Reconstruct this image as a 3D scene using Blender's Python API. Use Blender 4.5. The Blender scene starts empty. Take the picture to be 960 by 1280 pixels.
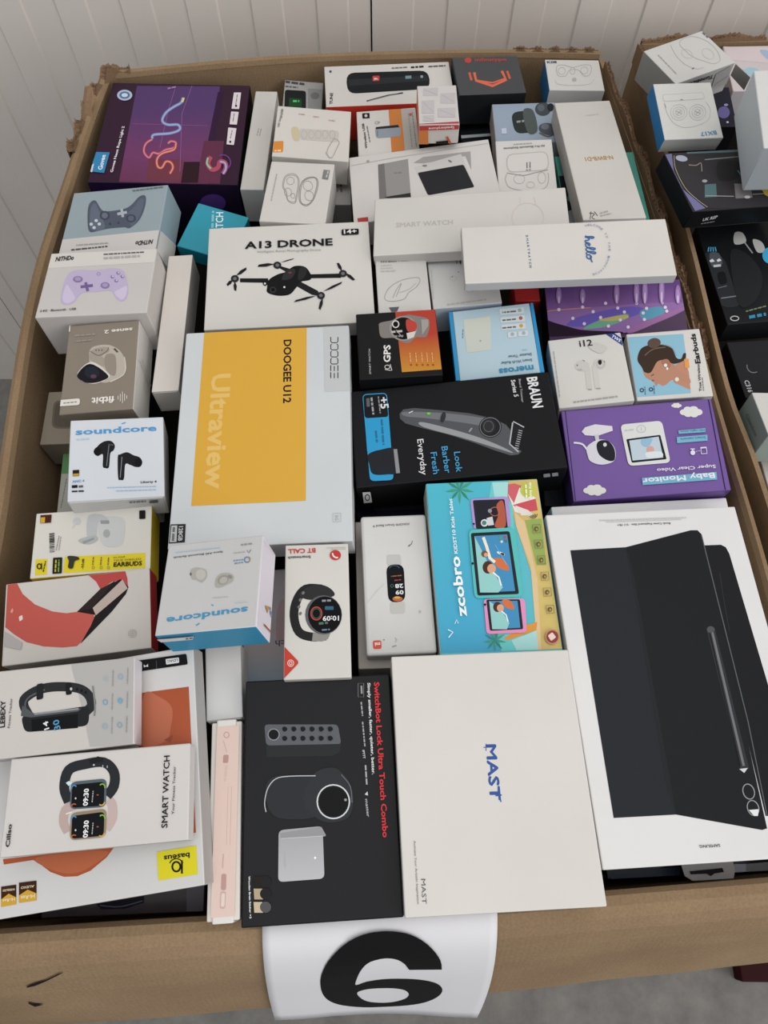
import bpy, bmesh, math, random
import numpy as np
from mathutils import Vector, Matrix, Euler

# ---------------------------------------------------------------- camera, light, exposure
SC = bpy.context.scene
COL = SC.collection
RIM = 1.14                       # height of the carton's rim above the floor
CAMZ = RIM + .74
FOC = 910.0                      # focal length in pixels of a 960 x 1280 frame
_d = Vector(((475 - 480) / FOC, (1077 - 640) / FOC, 1.0)).normalized()   # the nadir seen by the camera (x right, y down, z ahead)
_up = -_d
_Y = (Vector((0, 0, 1)) - _up * _up.z).normalized()
_X = _Y.cross(_up)
AX = Matrix((_X, _Y, _up))       # camera (x right, y down, z ahead) -> world
cam = bpy.data.objects.new('camera', bpy.data.cameras.new('camera'))
COL.objects.link(cam)
cam.data.sensor_fit = 'VERTICAL'; cam.data.sensor_height = 24.0
cam.data.lens = 24.0 * FOC / 1280
cam.data.clip_start = .05
_r = AX @ Matrix(((1, 0, 0), (0, -1, 0), (0, 0, -1)))
cam.matrix_world = Matrix.Translation((0, 0, CAMZ)) @ _r.to_4x4()
SC.camera = cam
CAMP = Vector((0, 0, CAMZ))
SC.view_settings.view_transform = 'Standard'; SC.view_settings.look = 'None'
SC.view_settings.gamma = 1; SC.view_settings.use_curve_mapping = False
SC.view_settings.exposure = -.04
world = bpy.data.worlds.new('world'); SC.world = world; world.use_nodes = True
world.node_tree.nodes['Background'].inputs[0].default_value = (.93, .96, 1.0, 1)
world.node_tree.nodes['Background'].inputs[1].default_value = .5
def area(name, loc, target, size, energy, col):
    l = bpy.data.lights.new(name, 'AREA'); l.shape = 'RECTANGLE'; l.size, l.size_y = size; l.energy = energy; l.color = col
    o = bpy.data.objects.new(name, l); COL.objects.link(o); o.location = loc
    o.rotation_euler = (Vector(target) - Vector(loc)).to_track_quat('-Z', 'Y').to_euler()
area('roof_lights', (.6, .2, 5.2), (0, .6, 1), (5.0, 3.5), 90, (1.0, .98, .95))       # hall lights overhead
area('doorway_light', (3.6, -2.4, 3.3), (0, .6, 1.3), (3.4, 2.8), 110, (1.0, .965, .95))   # daylight from the open side on the right

# ---------------------------------------------------------------- materials
def lin(c): return c / 12.92 if c <= .04045 else ((c + .055) / 1.055) ** 2.4
def rgb(h, k=1.0):
    return tuple(min(.9, lin(int(h[i:i + 2], 16) / 255) * k) for i in (0, 2, 4))
_M = {}
INK = 1.08                       # seen colour of print -> its albedo under this light
def ink(h, rough=.42, coat=0.0, k=INK):
    key = (h, rough, coat, k)
    if key in _M: return _M[key]
    m = bpy.data.materials.new('ink_' + h); m.use_nodes = True
    b = m.node_tree.nodes['Principled BSDF']
    b.inputs['Base Color'].default_value = (*rgb(h, k), 1); b.inputs['Roughness'].default_value = rough
    y = sum(rgb(h)) / 3; b.inputs['Specular IOR Level'].default_value = .09 if y < .06 else .22
    if y < .06: b.inputs['Base Color'].default_value = (*rgb(h, k * .62), 1)
    if coat: b.inputs['Coat Weight'].default_value = coat * (.12 if y < .06 else .4); b.inputs['Coat Roughness'].default_value = .12
    _M[key] = m; return m
def board(h, rough=.45, coat=0.0, dirt=.05, k=INK):
    """printed paperboard: flat colour with a little mottling, scuffs and fine relief"""
    key = ('b', h, rough, coat, dirt)
    if key in _M: return _M[key]
    m = ink(h, rough, coat, k).copy(); m.name = 'board_' + h; nt = m.node_tree; N = nt.nodes; L = nt.links
    b = N['Principled BSDF']; tc = N.new('ShaderNodeTexCoord')
    n1 = N.new('ShaderNodeTexNoise'); n1.inputs['Scale'].default_value = 9; n1.inputs['Detail'].default_value = 6
    n2 = N.new('ShaderNodeTexNoise'); n2.inputs['Scale'].default_value = 900; n2.inputs['Detail'].default_value = 2
    mp = N.new('ShaderNodeMapRange'); mp.inputs[1].default_value = .35; mp.inputs[2].default_value = .7
    mp.inputs[3].default_value = 1.0; mp.inputs[4].default_value = 1 - dirt
    mx = N.new('ShaderNodeMix'); mx.data_type = 'RGBA'; mx.blend_type = 'MULTIPLY'; mx.inputs[0].default_value = 1
    mx.inputs[6].default_value = b.inputs['Base Color'].default_value[:]
    bp = N.new('ShaderNodeBump'); bp.inputs['Strength'].default_value = .08; bp.inputs['Distance'].default_value = .0005
    L.new(tc.outputs['Object'], n1.inputs['Vector']); L.new(tc.outputs['Object'], n2.inputs['Vector'])
    L.new(n1.outputs[0], mp.inputs[0]); L.new(mp.outputs[0], mx.inputs[7]); L.new(mx.outputs[2], b.inputs['Base Color'])
    L.new(n2.outputs[0], bp.inputs['Height']); L.new(bp.outputs[0], b.inputs['Normal'])
    _M[key] = m; return m
def blend(h1, h2, axis, a, c, rough=.4, coat=0.0, noise=0.0, h3=None):
    """print that fades from one ink to another along the box (object coordinates a..c on an axis)"""
    m = bpy.data.materials.new('print_blend'); m.use_nodes = True; nt = m.node_tree; N = nt.nodes; L = nt.links
    b = N['Principled BSDF']; b.inputs['Roughness'].default_value = rough; b.inputs['Specular IOR Level'].default_value = .22
    if coat: b.inputs['Coat Weight'].default_value = coat * .5; b.inputs['Coat Roughness'].default_value = .12
    tc = N.new('ShaderNodeTexCoord'); sx = N.new('ShaderNodeSeparateXYZ'); L.new(tc.outputs['Object'], sx.inputs[0])
    mp = N.new('ShaderNodeMapRange'); mp.inputs[1].default_value = a; mp.inputs[2].default_value = c
    if noise:
        no = N.new('ShaderNodeTexNoise'); no.inputs['Scale'].default_value = 40; no.inputs['Detail'].default_value = 4; L.new(tc.outputs['Object'], no.inputs['Vector'])
        ma = N.new('ShaderNodeMath'); ma.operation = 'MULTIPLY_ADD'; ma.inputs[1].default_value = noise; L.new(no.outputs[0], ma.inputs[0]); L.new(sx.outputs[axis], ma.inputs[2])
        L.new(ma.outputs[0], mp.inputs[0])
    else: L.new(sx.outputs[axis], mp.inputs[0])
    cr = N.new('ShaderNodeValToRGB'); L.new(mp.outputs[0], cr.inputs[0])
    cr.color_ramp.elements[0].color = (*rgb(h1, INK), 1); cr.color_ramp.elements[1].color = (*rgb(h2, INK), 1)
    if h3: e = cr.color_ramp.elements.new(.5); e.color = (*rgb(h3, INK), 1)
    L.new(cr.outputs[0], b.inputs['Base Color']); return m
def kraft(name='kraft', h='8a745a', k=1.12):
    m = bpy.data.materials.new(name); m.use_nodes = True; nt = m.node_tree; N = nt.nodes; L = nt.links
    b = N['Principled BSDF']; b.inputs['Roughness'].default_value = .85; b.inputs['Specular IOR Level'].default_value = .15
    tc = N.new('ShaderNodeTexCoord')
    n1 = N.new('ShaderNodeTexNoise'); n1.inputs['Scale'].default_value = 7; n1.inputs['Detail'].default_value = 8
    n2 = N.new('ShaderNodeTexNoise'); n2.inputs['Scale'].default_value = 420; n2.inputs['Detail'].default_value = 3
    cr = N.new('ShaderNodeValToRGB'); c = rgb(h, k)
    cr.color_ramp.elements[0].position = .3; cr.color_ramp.elements[0].color = (c[0] * .82, c[1] * .8, c[2] * .78, 1)
    cr.color_ramp.elements[1].position = .72; cr.color_ramp.elements[1].color = (c[0] * 1.08, c[1] * 1.08, c[2] * 1.08, 1)
    mx = N.new('ShaderNodeMix'); mx.data_type = 'RGBA'; mx.blend_type = 'OVERLAY'; mx.inputs[0].default_value = .25
    bp = N.new('ShaderNodeBump'); bp.inputs['Strength'].default_value = .25; bp.inputs['Distance'].default_value = .001
    wv = N.new('ShaderNodeTexWave'); wv.bands_direction = 'X'; wv.inputs['Scale'].default_value = 60; wv.inputs['Distortion'].default_value = .6
    ad = N.new('ShaderNodeMath'); ad.operation = 'MULTIPLY_ADD'; ad.inputs[1].default_value = .35
    for n in (n1, n2, wv): L.new(tc.outputs['Object'], n.inputs['Vector'])
    L.new(n1.outputs[0], cr.inputs[0]); L.new(cr.outputs[0], mx.inputs[6]); L.new(n2.outputs[0], mx.inputs[7])
    L.new(mx.outputs[2], b.inputs['Base Color']); L.new(wv.outputs['Fac'], ad.inputs[0]); L.new(n2.outputs[0], ad.inputs[2])
    L.new(ad.outputs[0], bp.inputs['Height']); L.new(bp.outputs[0], b.inputs['Normal']); return m

# ---------------------------------------------------------------- helpers
def mesh_obj(name, verts, faces, mats=(), fm=None, parent=None, smooth=False):
    me = bpy.data.meshes.new(name); me.from_pydata([tuple(v) for v in verts], [], faces)
    for m in mats: me.materials.append(m)
    if fm: me.polygons.foreach_set('material_index', fm)
    if smooth: me.polygons.foreach_set('use_smooth', [True] * len(me.polygons))
    me.update()
    o = bpy.data.objects.new(name, me); COL.objects.link(o)
    if parent: o.parent = parent
    return o
def tag(o, label=None, cat=None, group=None, kind=None):
    for k, v in (('label', label), ('category', cat), ('group', group), ('kind', kind)):
        if v: o[k] = v
def beveled(name, w, d, z0, z1, mats6, bev, parent, off=(0, 0)):
    """box centred on off, from z0 to z1, one material per side: top, front, right, back, left, bottom"""
    bm = bmesh.new(); X, Y = w / 2, d / 2; ox, oy = off
    v = [bm.verts.new((ox + x * X, oy + y * Y, z)) for z in (z0, z1) for x, y in ((-1, -1), (1, -1), (1, 1), (-1, 1))]
    for k, f in enumerate(((4, 5, 6, 7), (0, 1, 5, 4), (1, 2, 6, 5), (2, 3, 7, 6), (3, 0, 4, 7), (3, 2, 1, 0))):
        bm.faces.new([v[i] for i in f]).material_index = k
    if bev: bmesh.ops.bevel(bm, geom=bm.edges[:], offset=bev, segments=2, profile=.5, affect='EDGES', material=-1)
    me = bpy.data.meshes.new(name); bm.to_mesh(me); bm.free()
    for m in mats6: me.materials.append(m)
    me.polygons.foreach_set('use_smooth', [p.area < bev * .08 * 1.0 for p in me.polygons]) if bev else None
    o = bpy.data.objects.new(name, me); COL.objects.link(o); o.parent = parent; return o

_fonts = {}
def glyphs(s, bold, shear):
    key = (s, bold, shear)
    if key in _fonts: return _fonts[key]
    cu = bpy.data.curves.new('t', 'FONT'); cu.body = s; cu.size = 1; cu.resolution_u = 2; cu.offset = bold; cu.shear = shear
    o = bpy.data.objects.new('t', cu); me = bpy.data.meshes.new_from_object(o)
    n = len(me.vertices); co = np.empty(n * 3); me.vertices.foreach_get('co', co); co = co.reshape(-1, 3)[:, :2]
    fs = [tuple(p.vertices) for p in me.polygons]
    bpy.data.objects.remove(o); bpy.data.meshes.remove(me); bpy.data.curves.remove(cu)
    x0, x1 = co[:, 0].min(), co[:, 0].max()
    co = (co - np.array([x0, 0])) / np.array([x1 - x0, .71])      # width 1, capital height 1, baseline 0
    _fonts[key] = (co, fs); return _fonts[key]
def smooth_path(P, closed, n=5):
    P = [np.array(p, float) for p in P]; m = len(P); out = []
    for i in range(m if closed else m - 1):
        a, b, c, d = (P[(i + k) % m] if closed else P[min(max(i + k, 0), m - 1)] for k in (-1, 0, 1, 2))
        for j in range(n):
            t = j / n
            out.append(.5 * ((2 * b) + (-a + c) * t + (2 * a - 5 * b + 4 * c - d) * t * t + (-a + 3 * b - 3 * c + d) * t ** 3))
    if not closed: out.append(P[-1])
    return out
def clip(poly, lo, hi):
    for ax in (0, 1):
        for s, lim in ((1, hi[ax]), (-1, -lo[ax])):
            out = []
            for i in range(len(poly)):
                a, b = poly[i - 1], poly[i]; ia, ib = s * a[ax] <= lim, s * b[ax] <= lim
                if ia != ib:
                    t = (lim - s * a[ax]) / (s * b[ax] - s * a[ax]); out.append(a + (b - a) * t)
                if ib: out.append(b)
            poly = out
            if len(poly) < 3: return []
    return poly

W = 'cfccc7'
class Box:
    """A retail box: an Empty at the middle of its base, a carton (or lid and tray), and the print on its faces as thin parts.
    The print is laid out by where the photograph shows it: each point is carried along its line of sight onto the box's face."""
    def __init__(s, key, name, label, cat='box', top=W, front=None, right=None, left=None, back=None, style='carton', group='retail boxes heaped in the numbered carton',
                 coat=0.0, rough=.45, bev=.0012, topmat=None, lidh=.6, tray=None, dirt=.05):
        x, y, z, rx, ry, rz, s.w, s.d, s.t = POSES[key]
        s.e = bpy.data.objects.new(name, None); COL.objects.link(s.e); s.e.location = (x, y, z); s.e.rotation_euler = (rx, ry, rz)
        s.e.empty_display_size = .03
        tag(s.e, label, cat, group)
        s.mw = Matrix.Translation((x, y, z)) @ Euler((rx, ry, rz)).to_matrix().to_4x4(); s.inv = s.mw.inverted()
        s.cl = s.inv @ CAMP; s.layer = 0; s.fr = (0, 0, 1); s.fc = 'top'
        bm_ = lambda c: board(c or top, rough, coat, dirt)
        mats = [topmat or bm_(top), bm_(front), bm_(right), bm_(back), bm_(left), bm_(top)]  # side colours of white boxes also carry how brightly each side is lit
        if style == 'lid':
            zt = s.t * (1 - lidh); tm = board(tray or top, rough, coat)
            beveled('lid', s.w, s.d, zt, s.t, mats, bev, s.e)
            beveled('tray', s.w - .004, s.d - .004, 0, zt + .002, [tm] * 6, bev, s.e)
        elif style == 'sleeve':        # drawer box in a sleeve: the drawer shows at the two ends
            beveled('sleeve', s.w - .01, s.d, 0, s.t, mats, bev, s.e)
            tm = board(tray or top, rough, coat)
            beveled('drawer', s.w, s.d - .004, .002, s.t - .002, [tm] * 6, bev, s.e)
        else:
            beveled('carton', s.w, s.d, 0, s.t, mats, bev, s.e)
            if style == 'tuck':        # the tucked end flap, proud of the front side
                fm = bm_(front)
                beveled('end_flap', s.w - .004, .0012, s.t * .12, s.t - .0015, [fm] * 6, .0004, s.e, off=(0, -s.d / 2 - .0002))
        s.tl = 0; s.parts = []
    def f(s, *fr): s.fr = fr; return s
    def on(s, face): s.fc = face; return s
    def part(s, name, label=None):
        s.V = []; s.F = []; s.FM = []; s.mats = []; s.pn = name; s.pl = label; return s
    def uv(s, p):
        X = s.fr[0] + p[0] / s.fr[2]; Y = s.fr[1] + p[1] / s.fr[2]
        r = AX @ Vector(((X - 480) / FOC, (Y - 640) / FOC, 1.0)); r = s.inv.to_3x3() @ r; c = s.cl
        if s.fc == 'top': k = (s.t - c.z) / r.z; q = c + r * k; return np.array([q.x, q.y])
        if s.fc == 'front': k = (-s.d / 2 - c.y) / r.y; q = c + r * k; return np.array([q.x, q.z])
        k = ((s.w / 2 if s.fc == 'right' else -s.w / 2) - c.x) / r.x; q = c + r * k
        return np.array([q.y if s.fc == 'right' else -q.y, q.z])
    def lim(s):
        i = .0007
        if s.fc == 'top': return (-s.w / 2 + i, -s.d / 2 + i), (s.w / 2 - i, s.d / 2 - i)
        if s.fc == 'front': return (-s.w / 2 + i, i), (s.w / 2 - i, s.t - i)
        return (-s.d / 2 + i, i), (s.d / 2 - i, s.t - i)
    def out(s, q, o):
        if s.fc == 'top': return (q[0], q[1], s.t + o)
        if s.fc == 'front': return (q[0], -s.d / 2 - o - .001, q[1])
        if s.fc == 'right': return (s.w / 2 + o, q[0], q[1])
        return (-s.w / 2 - o, -q[0], q[1])
    def _m(s, c):
        m = ink(c) if isinstance(c, str) else c
        if m not in s.mats: s.mats.append(m)
        return s.mats.index(m)
    def _add(s, polys, c):
        lo, hi = s.lim(); mi = s._m(c); o = .0002 + s.layer * .00003; s.layer += 1
        for P in polys:
            P = clip([np.array(p) for p in P], lo, hi)
            if len(P) < 3: continue
            ar = sum(P[i - 1][0] * P[i][1] - P[i][0] * P[i - 1][1] for i in range(len(P)))
            if abs(ar) < 1e-10: continue
            if ar < 0: P = P[::-1]
            b = len(s.V); s.V += [s.out(q, o) for q in P]; s.F.append(tuple(range(b, b + len(P)))); s.FM.append(mi)
    def poly(s, pts, c, smooth=False):
        if smooth: pts = smooth_path(pts, True)
        s._add([[s.uv(p) for p in pts]], c); return s
    def rr(s, p0, p1, p2, p3, c, r=.15):
        """four-cornered patch with rounded corners; r is the share of the shorter side"""
        P = [np.array(p, float) for p in (p0, p1, p2, p3)]; out = []
        m = min(np.linalg.norm(P[i] - P[i - 1]) for i in range(4)) * r
        for i in range(4):
            a, b, d = P[i - 1], P[i], P[(i + 1) % 4]; u = (a - b) / np.linalg.norm(a - b) * m; v = (d - b) / np.linalg.norm(d - b) * m
            for t in (0, .25, .5, .75, 1): out.append(b + u * (1 - t) ** 2 + v * t ** 2)
        s._add([[s.uv(p) for p in out]], c); return s
    def ell(s, cx, cy, rx, ry, c, a=0, n=24):
        ca, sa = math.cos(math.radians(a)), math.sin(math.radians(a))
        return s.poly([(cx + rx * math.cos(t) * ca - ry * math.sin(t) * sa, cy + rx * math.cos(t) * sa + ry * math.sin(t) * ca) for t in [2 * math.pi * i / n for i in range(n)]], c)
    def line(s, pts, w, c, closed=False, smooth=False):
        if smooth: pts = smooth_path(pts, closed, 4)
        P = [np.array(p, float) for p in pts]; n = len(P); polys = []
        N = []
        for i in range(n):
            a = P[i - 1] if (closed or i) else P[i]; b = P[(i + 1) % n] if (closed or i < n - 1) else P[i]
            t = b - a; t = t / (np.linalg.norm(t) + 1e-9); N.append(np.array([-t[1], t[0]]) * w / 2)
        for i in range(n if closed else n - 1):
            j = (i + 1) % n; polys.append([s.uv(q) for q in (P[i] - N[i], P[j] - N[j], P[j] + N[j], P[i] + N[i])])
        s._add(polys, c); return s
    def ring(s, cx, cy, rx, ry, w, c, a=0, a0=0, a1=360):
        ca, sa = math.cos(math.radians(a)), math.sin(math.radians(a)); full = a1 - a0 >= 360; n = 28
        T = [math.radians(a0 + (a1 - a0) * i / n) for i in range(n if full else n + 1)]
        return s.line([(cx + rx * math.cos(t) * ca - ry * math.sin(t) * sa, cy + rx * math.cos(t) * sa + ry * math.sin(t) * ca) for t in T], w, c, closed=full)
    def text(s, body, p0, p1, h, c, bold=.0, shear=0.0):
        co, fs = glyphs(body, 0 if 'M' in body else min(bold, .028), shear); a, b = s.uv(p0), s.uv(p1); u = b - a; L = np.linalg.norm(u); v = np.array([-u[1], u[0]]) / L
        d = np.array(p1, float) - np.array(p0, float); pd = np.array([d[1], -d[0]]) / np.linalg.norm(d) * h
        H = abs((s.uv(np.array(p0) + pd) - a) @ v)
        lo, hi = s.lim(); mi = s._m(c); o = .0002 + s.layer * .00003; s.layer += 1; base = len(s.V)
        e = H * min(bold, .06) * .9 if 'M' in body else 0          # heavier strokes: the word laid down again, a hair beside itself
        for k, (dx, dy) in enumerate(((0, 0), (e, 0), (-e, 0), (0, e), (0, -e))):
          if k and not e: break
          if k: base = len(s.V)
          for x, y in co:
            q = a + u * (x + dx / L) + v * (y * H + dy); q = np.minimum(np.maximum(q, lo), hi); s.V.append(s.out(q, o + k * .000006))
          for f in fs: s.F.append(tuple(base + i for i in f)); s.FM.append(mi)
        return s
    def bars(s, p0, p1, h, c, seed=1):
        """a line of print too small to read"""
        rr = random.Random(seed); a, b = np.array(p0, float), np.array(p1, float); L = np.linalg.norm(b - a); d = (b - a) / L; n = np.array([d[1], -d[0]]) * h
        x = 0; polys = []
        while x < L - h * .5:
            w = min(L - x, h * rr.uniform(1.2, 4.5)); polys.append([s.uv(q) for q in (a + d * x, a + d * (x + w), a + d * (x + w) + n, a + d * x + n)]); x += w + h * .6
        s._add(polys, c); return s
    def done(s):
        if not s.F: return s
        o = mesh_obj(s.pn, s.V, s.F, s.mats, s.FM, s.e)
        if s.pl: o['label'] = s.pl
        s.V, s.F = [], []
        return s

POSES = {   # box: x, y, z of the middle of its base, rotation, width, depth, height
    'rope': (-0.3256, 0.9851, 1.0500, -0.0014, 0.0158, 0.0093, 0.2142, 0.2216, 0.0900),
    'padblue': (-0.3645, 0.7810, 1.1109, 0.0382, -0.1254, -0.0122, 0.1374, 0.1157, 0.0496),
    'padlilac': (-0.3547, 0.6389, 1.1235, -0.0462, -0.0350, 0.0424, 0.1355, 0.1081, 0.0667),
    'narrow': (-0.2657, 0.6088, 1.1215, -0.0537, -0.0337, 0.0643, 0.0322, 0.2273, 0.0386),
    'fitness': (-0.3340, 0.5247, 1.1284, 0.0410, -0.0433, 0.0835, 0.0853, 0.1251, 0.0517),
    'taupe': (-0.3903, 0.5104, 1.0400, -0.0026, 0.0043, 0.0694, 0.0927, 0.0804, 0.0500),
    'green': (-0.3524, 0.4364, 1.0201, 0.0225, 0.0800, 0.0978, 0.1230, 0.0911, 0.0400),
    'budsblack': (-0.2996, 0.3969, 1.1404, 0.0424, 0.1327, 0.1499, 0.0996, 0.1001, 0.0450),
    'yellow': (-0.3149, 0.3074, 1.1201, 0.0102, 0.0543, 0.1202, 0.1231, 0.0756, 0.0400),
    'redband': (-0.3138, 0.2259, 1.1301, 0.0717, 0.0353, 0.1509, 0.1463, 0.0854, 0.0300),
    'lebexy': (-0.2830, 0.1193, 1.2091, 0.0752, 0.0154, 0.1255, 0.1318, 0.0749, 0.0250),
    'baseus': (-0.2772, 0.0635, 1.1641, 0.0290, -0.0941, 0.1603, 0.2401, 0.2037, 0.0280),
    'cillso': (-0.2361, 0.0453, 1.2080, 0.0213, 0.0039, 0.0974, 0.1513, 0.0765, 0.0200),
    'darkunder': (-0.2537, 0.0048, 1.0301, 0.0649, -0.0086, 0.0479, 0.1588, 0.1043, 0.0400),
    'whitesmall': (-0.1537, 0.1569, 1.1300, 0.0054, -0.0110, 0.1275, 0.0349, 0.0735, 0.0400),
    'pinkslim': (-0.1391, 0.0354, 1.1480, 0.0074, -0.0009, 0.0831, 0.0281, 0.1686, 0.0280),
    'lock': (-0.0554, 0.0565, 1.1540, 0.0371, 0.0261, 0.0682, 0.1377, 0.2066, 0.0220),
    'mast': (0.1001, 0.0733, 1.1540, 0.0219, 0.0239, 0.0584, 0.1723, 0.2208, 0.0300),
    'samsung': (0.2877, 0.1738, 1.1400, 0.0310, 0.0120, 0.0684, 0.2071, 0.3423, 0.0300),
    'samunder': (0.2996, 0.2067, 1.0882, 0.1018, 0.0035, 0.0732, 0.2006, 0.3352, 0.0400),
    'kids': (0.1126, 0.2844, 1.1301, 0.0542, 0.0082, 0.0666, 0.1230, 0.1911, 0.0400),
    'miband': (0.0143, 0.2652, 1.1320, 0.0159, 0.0185, 0.0635, 0.0711, 0.1541, 0.0280),
    'miunder': (0.0119, 0.2657, 1.0951, -0.0696, -0.0009, 0.0493, 0.0814, 0.1739, 0.0300),
    'btcall': (-0.0660, 0.2253, 1.1570, -0.0070, 0.0260, 0.0562, 0.0646, 0.1395, 0.0300),
    'tch': (-0.1079, 0.2359, 1.0450, 0.0097, -0.0014, 0.0697, 0.0964, 0.1424, 0.0400),
    'budswhite': (-0.1523, 0.2249, 1.2059, -0.1141, -0.1743, 0.0518, 0.0950, 0.0936, 0.0399),
    'doogee': (-0.1339, 0.4356, 1.1455, 0.0471, -0.0403, 0.0431, 0.1946, 0.2744, 0.0396),
    'drone': (-0.1248, 0.6793, 1.1450, 0.0210, -0.0072, 0.0708, 0.2116, 0.1675, 0.0250),
    'teal': (-0.2449, 0.7956, 1.1038, 0.0835, 0.0816, -0.2778, 0.0761, 0.0794, 0.0264),
    'talltall': (-0.1932, 0.9801, 1.0749, 0.0192, -0.0111, -0.0227, 0.0341, 0.2123, 0.0601),
    'greybulb': (-0.1423, 1.0987, 1.0602, 0.0152, 0.0762, 0.0034, 0.0627, 0.1031, 0.0500),
    'jbl': (-0.0002, 1.1021, 1.0800, 0.0028, -0.0033, 0.0757, 0.2000, 0.0979, 0.0600),
    'orangeadapter': (0.0011, 0.9906, 1.0901, -0.0070, -0.0501, 0.0581, 0.0908, 0.1009, 0.0500),
    'whitered': (0.0703, 0.9681, 1.1700, -0.0107, -0.0179, 0.0229, 0.0565, 0.0852, 0.0300),
    'led': (-0.1137, 0.9583, 1.1201, -0.0123, 0.0715, -0.0038, 0.1094, 0.1105, 0.0400),
    'budssketch': (-0.1227, 0.8260, 1.1200, 0.0008, -0.0129, -0.0673, 0.0893, 0.1162, 0.0500),
    'greysmall': (-0.0757, 0.9195, 1.0650, 0.0049, 0.0034, 0.0234, 0.0409, 0.0864, 0.0400),
    'phone': (0.0533, 0.8619, 1.1202, -0.0543, -0.0949, 0.0888, 0.2037, 0.1407, 0.0400),
    'hexbox': (0.1554, 1.1107, 1.1000, -0.0052, 0.0108, 0.0926, 0.1046, 0.0918, 0.0500),
    'darklow': (0.1707, 1.0785, 1.0400, 0.0136, -0.0366, 0.0424, 0.1074, 0.0728, 0.0500),
    'bluewhite': (0.2899, 1.1146, 1.1100, 0.0141, 0.0116, 0.0175, 0.0863, 0.0729, 0.0400),
    'blackbuds': (0.2100, 1.0155, 1.1055, 0.0303, -0.0313, 0.0215, 0.0975, 0.0861, 0.0346),
    'sketchbuds2': (0.1961, 0.8847, 1.1251, 0.0130, -0.0595, -0.0089, 0.0802, 0.1018, 0.0450),
    'nbwb': (0.2912, 0.8823, 1.1551, -0.0899, -0.0340, 0.0338, 0.0817, 0.2657, 0.0300),
    'tealbox': (0.3094, 0.8773, 1.0901, 0.0029, -0.0534, 0.0352, 0.1150, 0.1388, 0.0500),
    'smartwatch': (0.1085, 0.7465, 1.1791, 0.0296, -0.0975, -0.0086, 0.2494, 0.0984, 0.0170),
    'hello': (0.2160, 0.6633, 1.2160, 0.0644, -0.0460, 0.0246, 0.2481, 0.0855, 0.0140),
    'mouse': (0.0224, 0.6610, 1.1241, 0.0014, -0.0457, 0.0639, 0.0655, 0.0915, 0.0500),
    'earwhite': (0.1013, 0.6691, 1.1251, -0.0020, -0.0599, 0.0809, 0.0862, 0.0811, 0.0450),
    'red': (0.1862, 0.6851, 1.1000, 0.0076, -0.0278, 0.0188, 0.0327, 0.0402, 0.0400),
    'gps': (0.0156, 0.5564, 1.1530, -0.0022, -0.0282, 0.0701, 0.0973, 0.0982, 0.0320),
    'meross': (0.1380, 0.5757, 1.1303, 0.0375, -0.1173, 0.0576, 0.1059, 0.1030, 0.0400),
    'purpleled': (0.2986, 0.6482, 1.1004, 0.0967, -0.0876, 0.0037, 0.1733, 0.0841, 0.0500),
    'itwelve': (0.2491, 0.5353, 1.1354, 0.0640, -0.1319, 0.0548, 0.0872, 0.0956, 0.0350),
    'woman': (0.3440, 0.5451, 1.1353, 0.0782, -0.1129, 0.0208, 0.0873, 0.0941, 0.0350),
    'baby': (0.3011, 0.4341, 1.1155, 0.1013, -0.1032, 0.0441, 0.1729, 0.1148, 0.0450),
    'braun': (0.0832, 0.4455, 1.1211, 0.0088, -0.0715, 0.0861, 0.2330, 0.1275, 0.0550),
    'navy': (0.0107, 0.4134, 1.0351, 0.0045, -0.0660, 0.0185, 0.0828, 0.0762, 0.0500),
    'navytwo': (0.2182, 0.4234, 1.0401, 0.0309, -0.0419, -0.0210, 0.0423, 0.0634, 0.0500),
    'r_buds': (0.4395, 1.0681, 1.1650, 0.0204, -0.0166, 0.4703, 0.1057, 0.0805, 0.0450),
    'r_bx': (0.4068, 0.9308, 1.2023, 0.1957, 0.0225, 0.0961, 0.0820, 0.0917, 0.0231),
    'r_purple': (0.5162, 1.0578, 1.0902, 0.0316, -0.0710, -0.0397, 0.0377, 0.0886, 0.0500),
    'r_pink': (0.6165, 1.1524, 1.0801, -0.0091, -0.0619, -0.0532, 0.1358, 0.1146, 0.0600),
    'r_rc': (0.4568, 0.8260, 1.1721, 0.0363, 0.0956, 0.2117, 0.1609, 0.1064, 0.0280),
    'r_black': (0.5114, 0.7294, 1.0981, 0.0287, -0.0388, 0.0828, 0.1419, 0.1697, 0.0369),
    'r_cctv': (0.5131, 0.5710, 1.0600, -0.0089, -0.0035, 0.0783, 0.1397, 0.0873, 0.0700),
    'r_grey': (0.4979, 0.4728, 1.1105, -0.1361, 0.0442, 0.0193, 0.1212, 0.0664, 0.0500),
    'r_white': (0.5358, 0.4257, 1.0201, 0.0516, -0.0228, 0.0808, 0.1130, 0.0933, 0.0600),
    'frontdark': (0.3229, 0.0155, 1.0100, 0.0165, 0.0008, 0.0575, 0.1855, 0.0480, 0.0400),
    'r_big': (0.5202, 0.8518, 1.2208, 0.1286, -0.0876, -0.0612, 0.1101, 0.1246, 0.0700),
}
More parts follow.
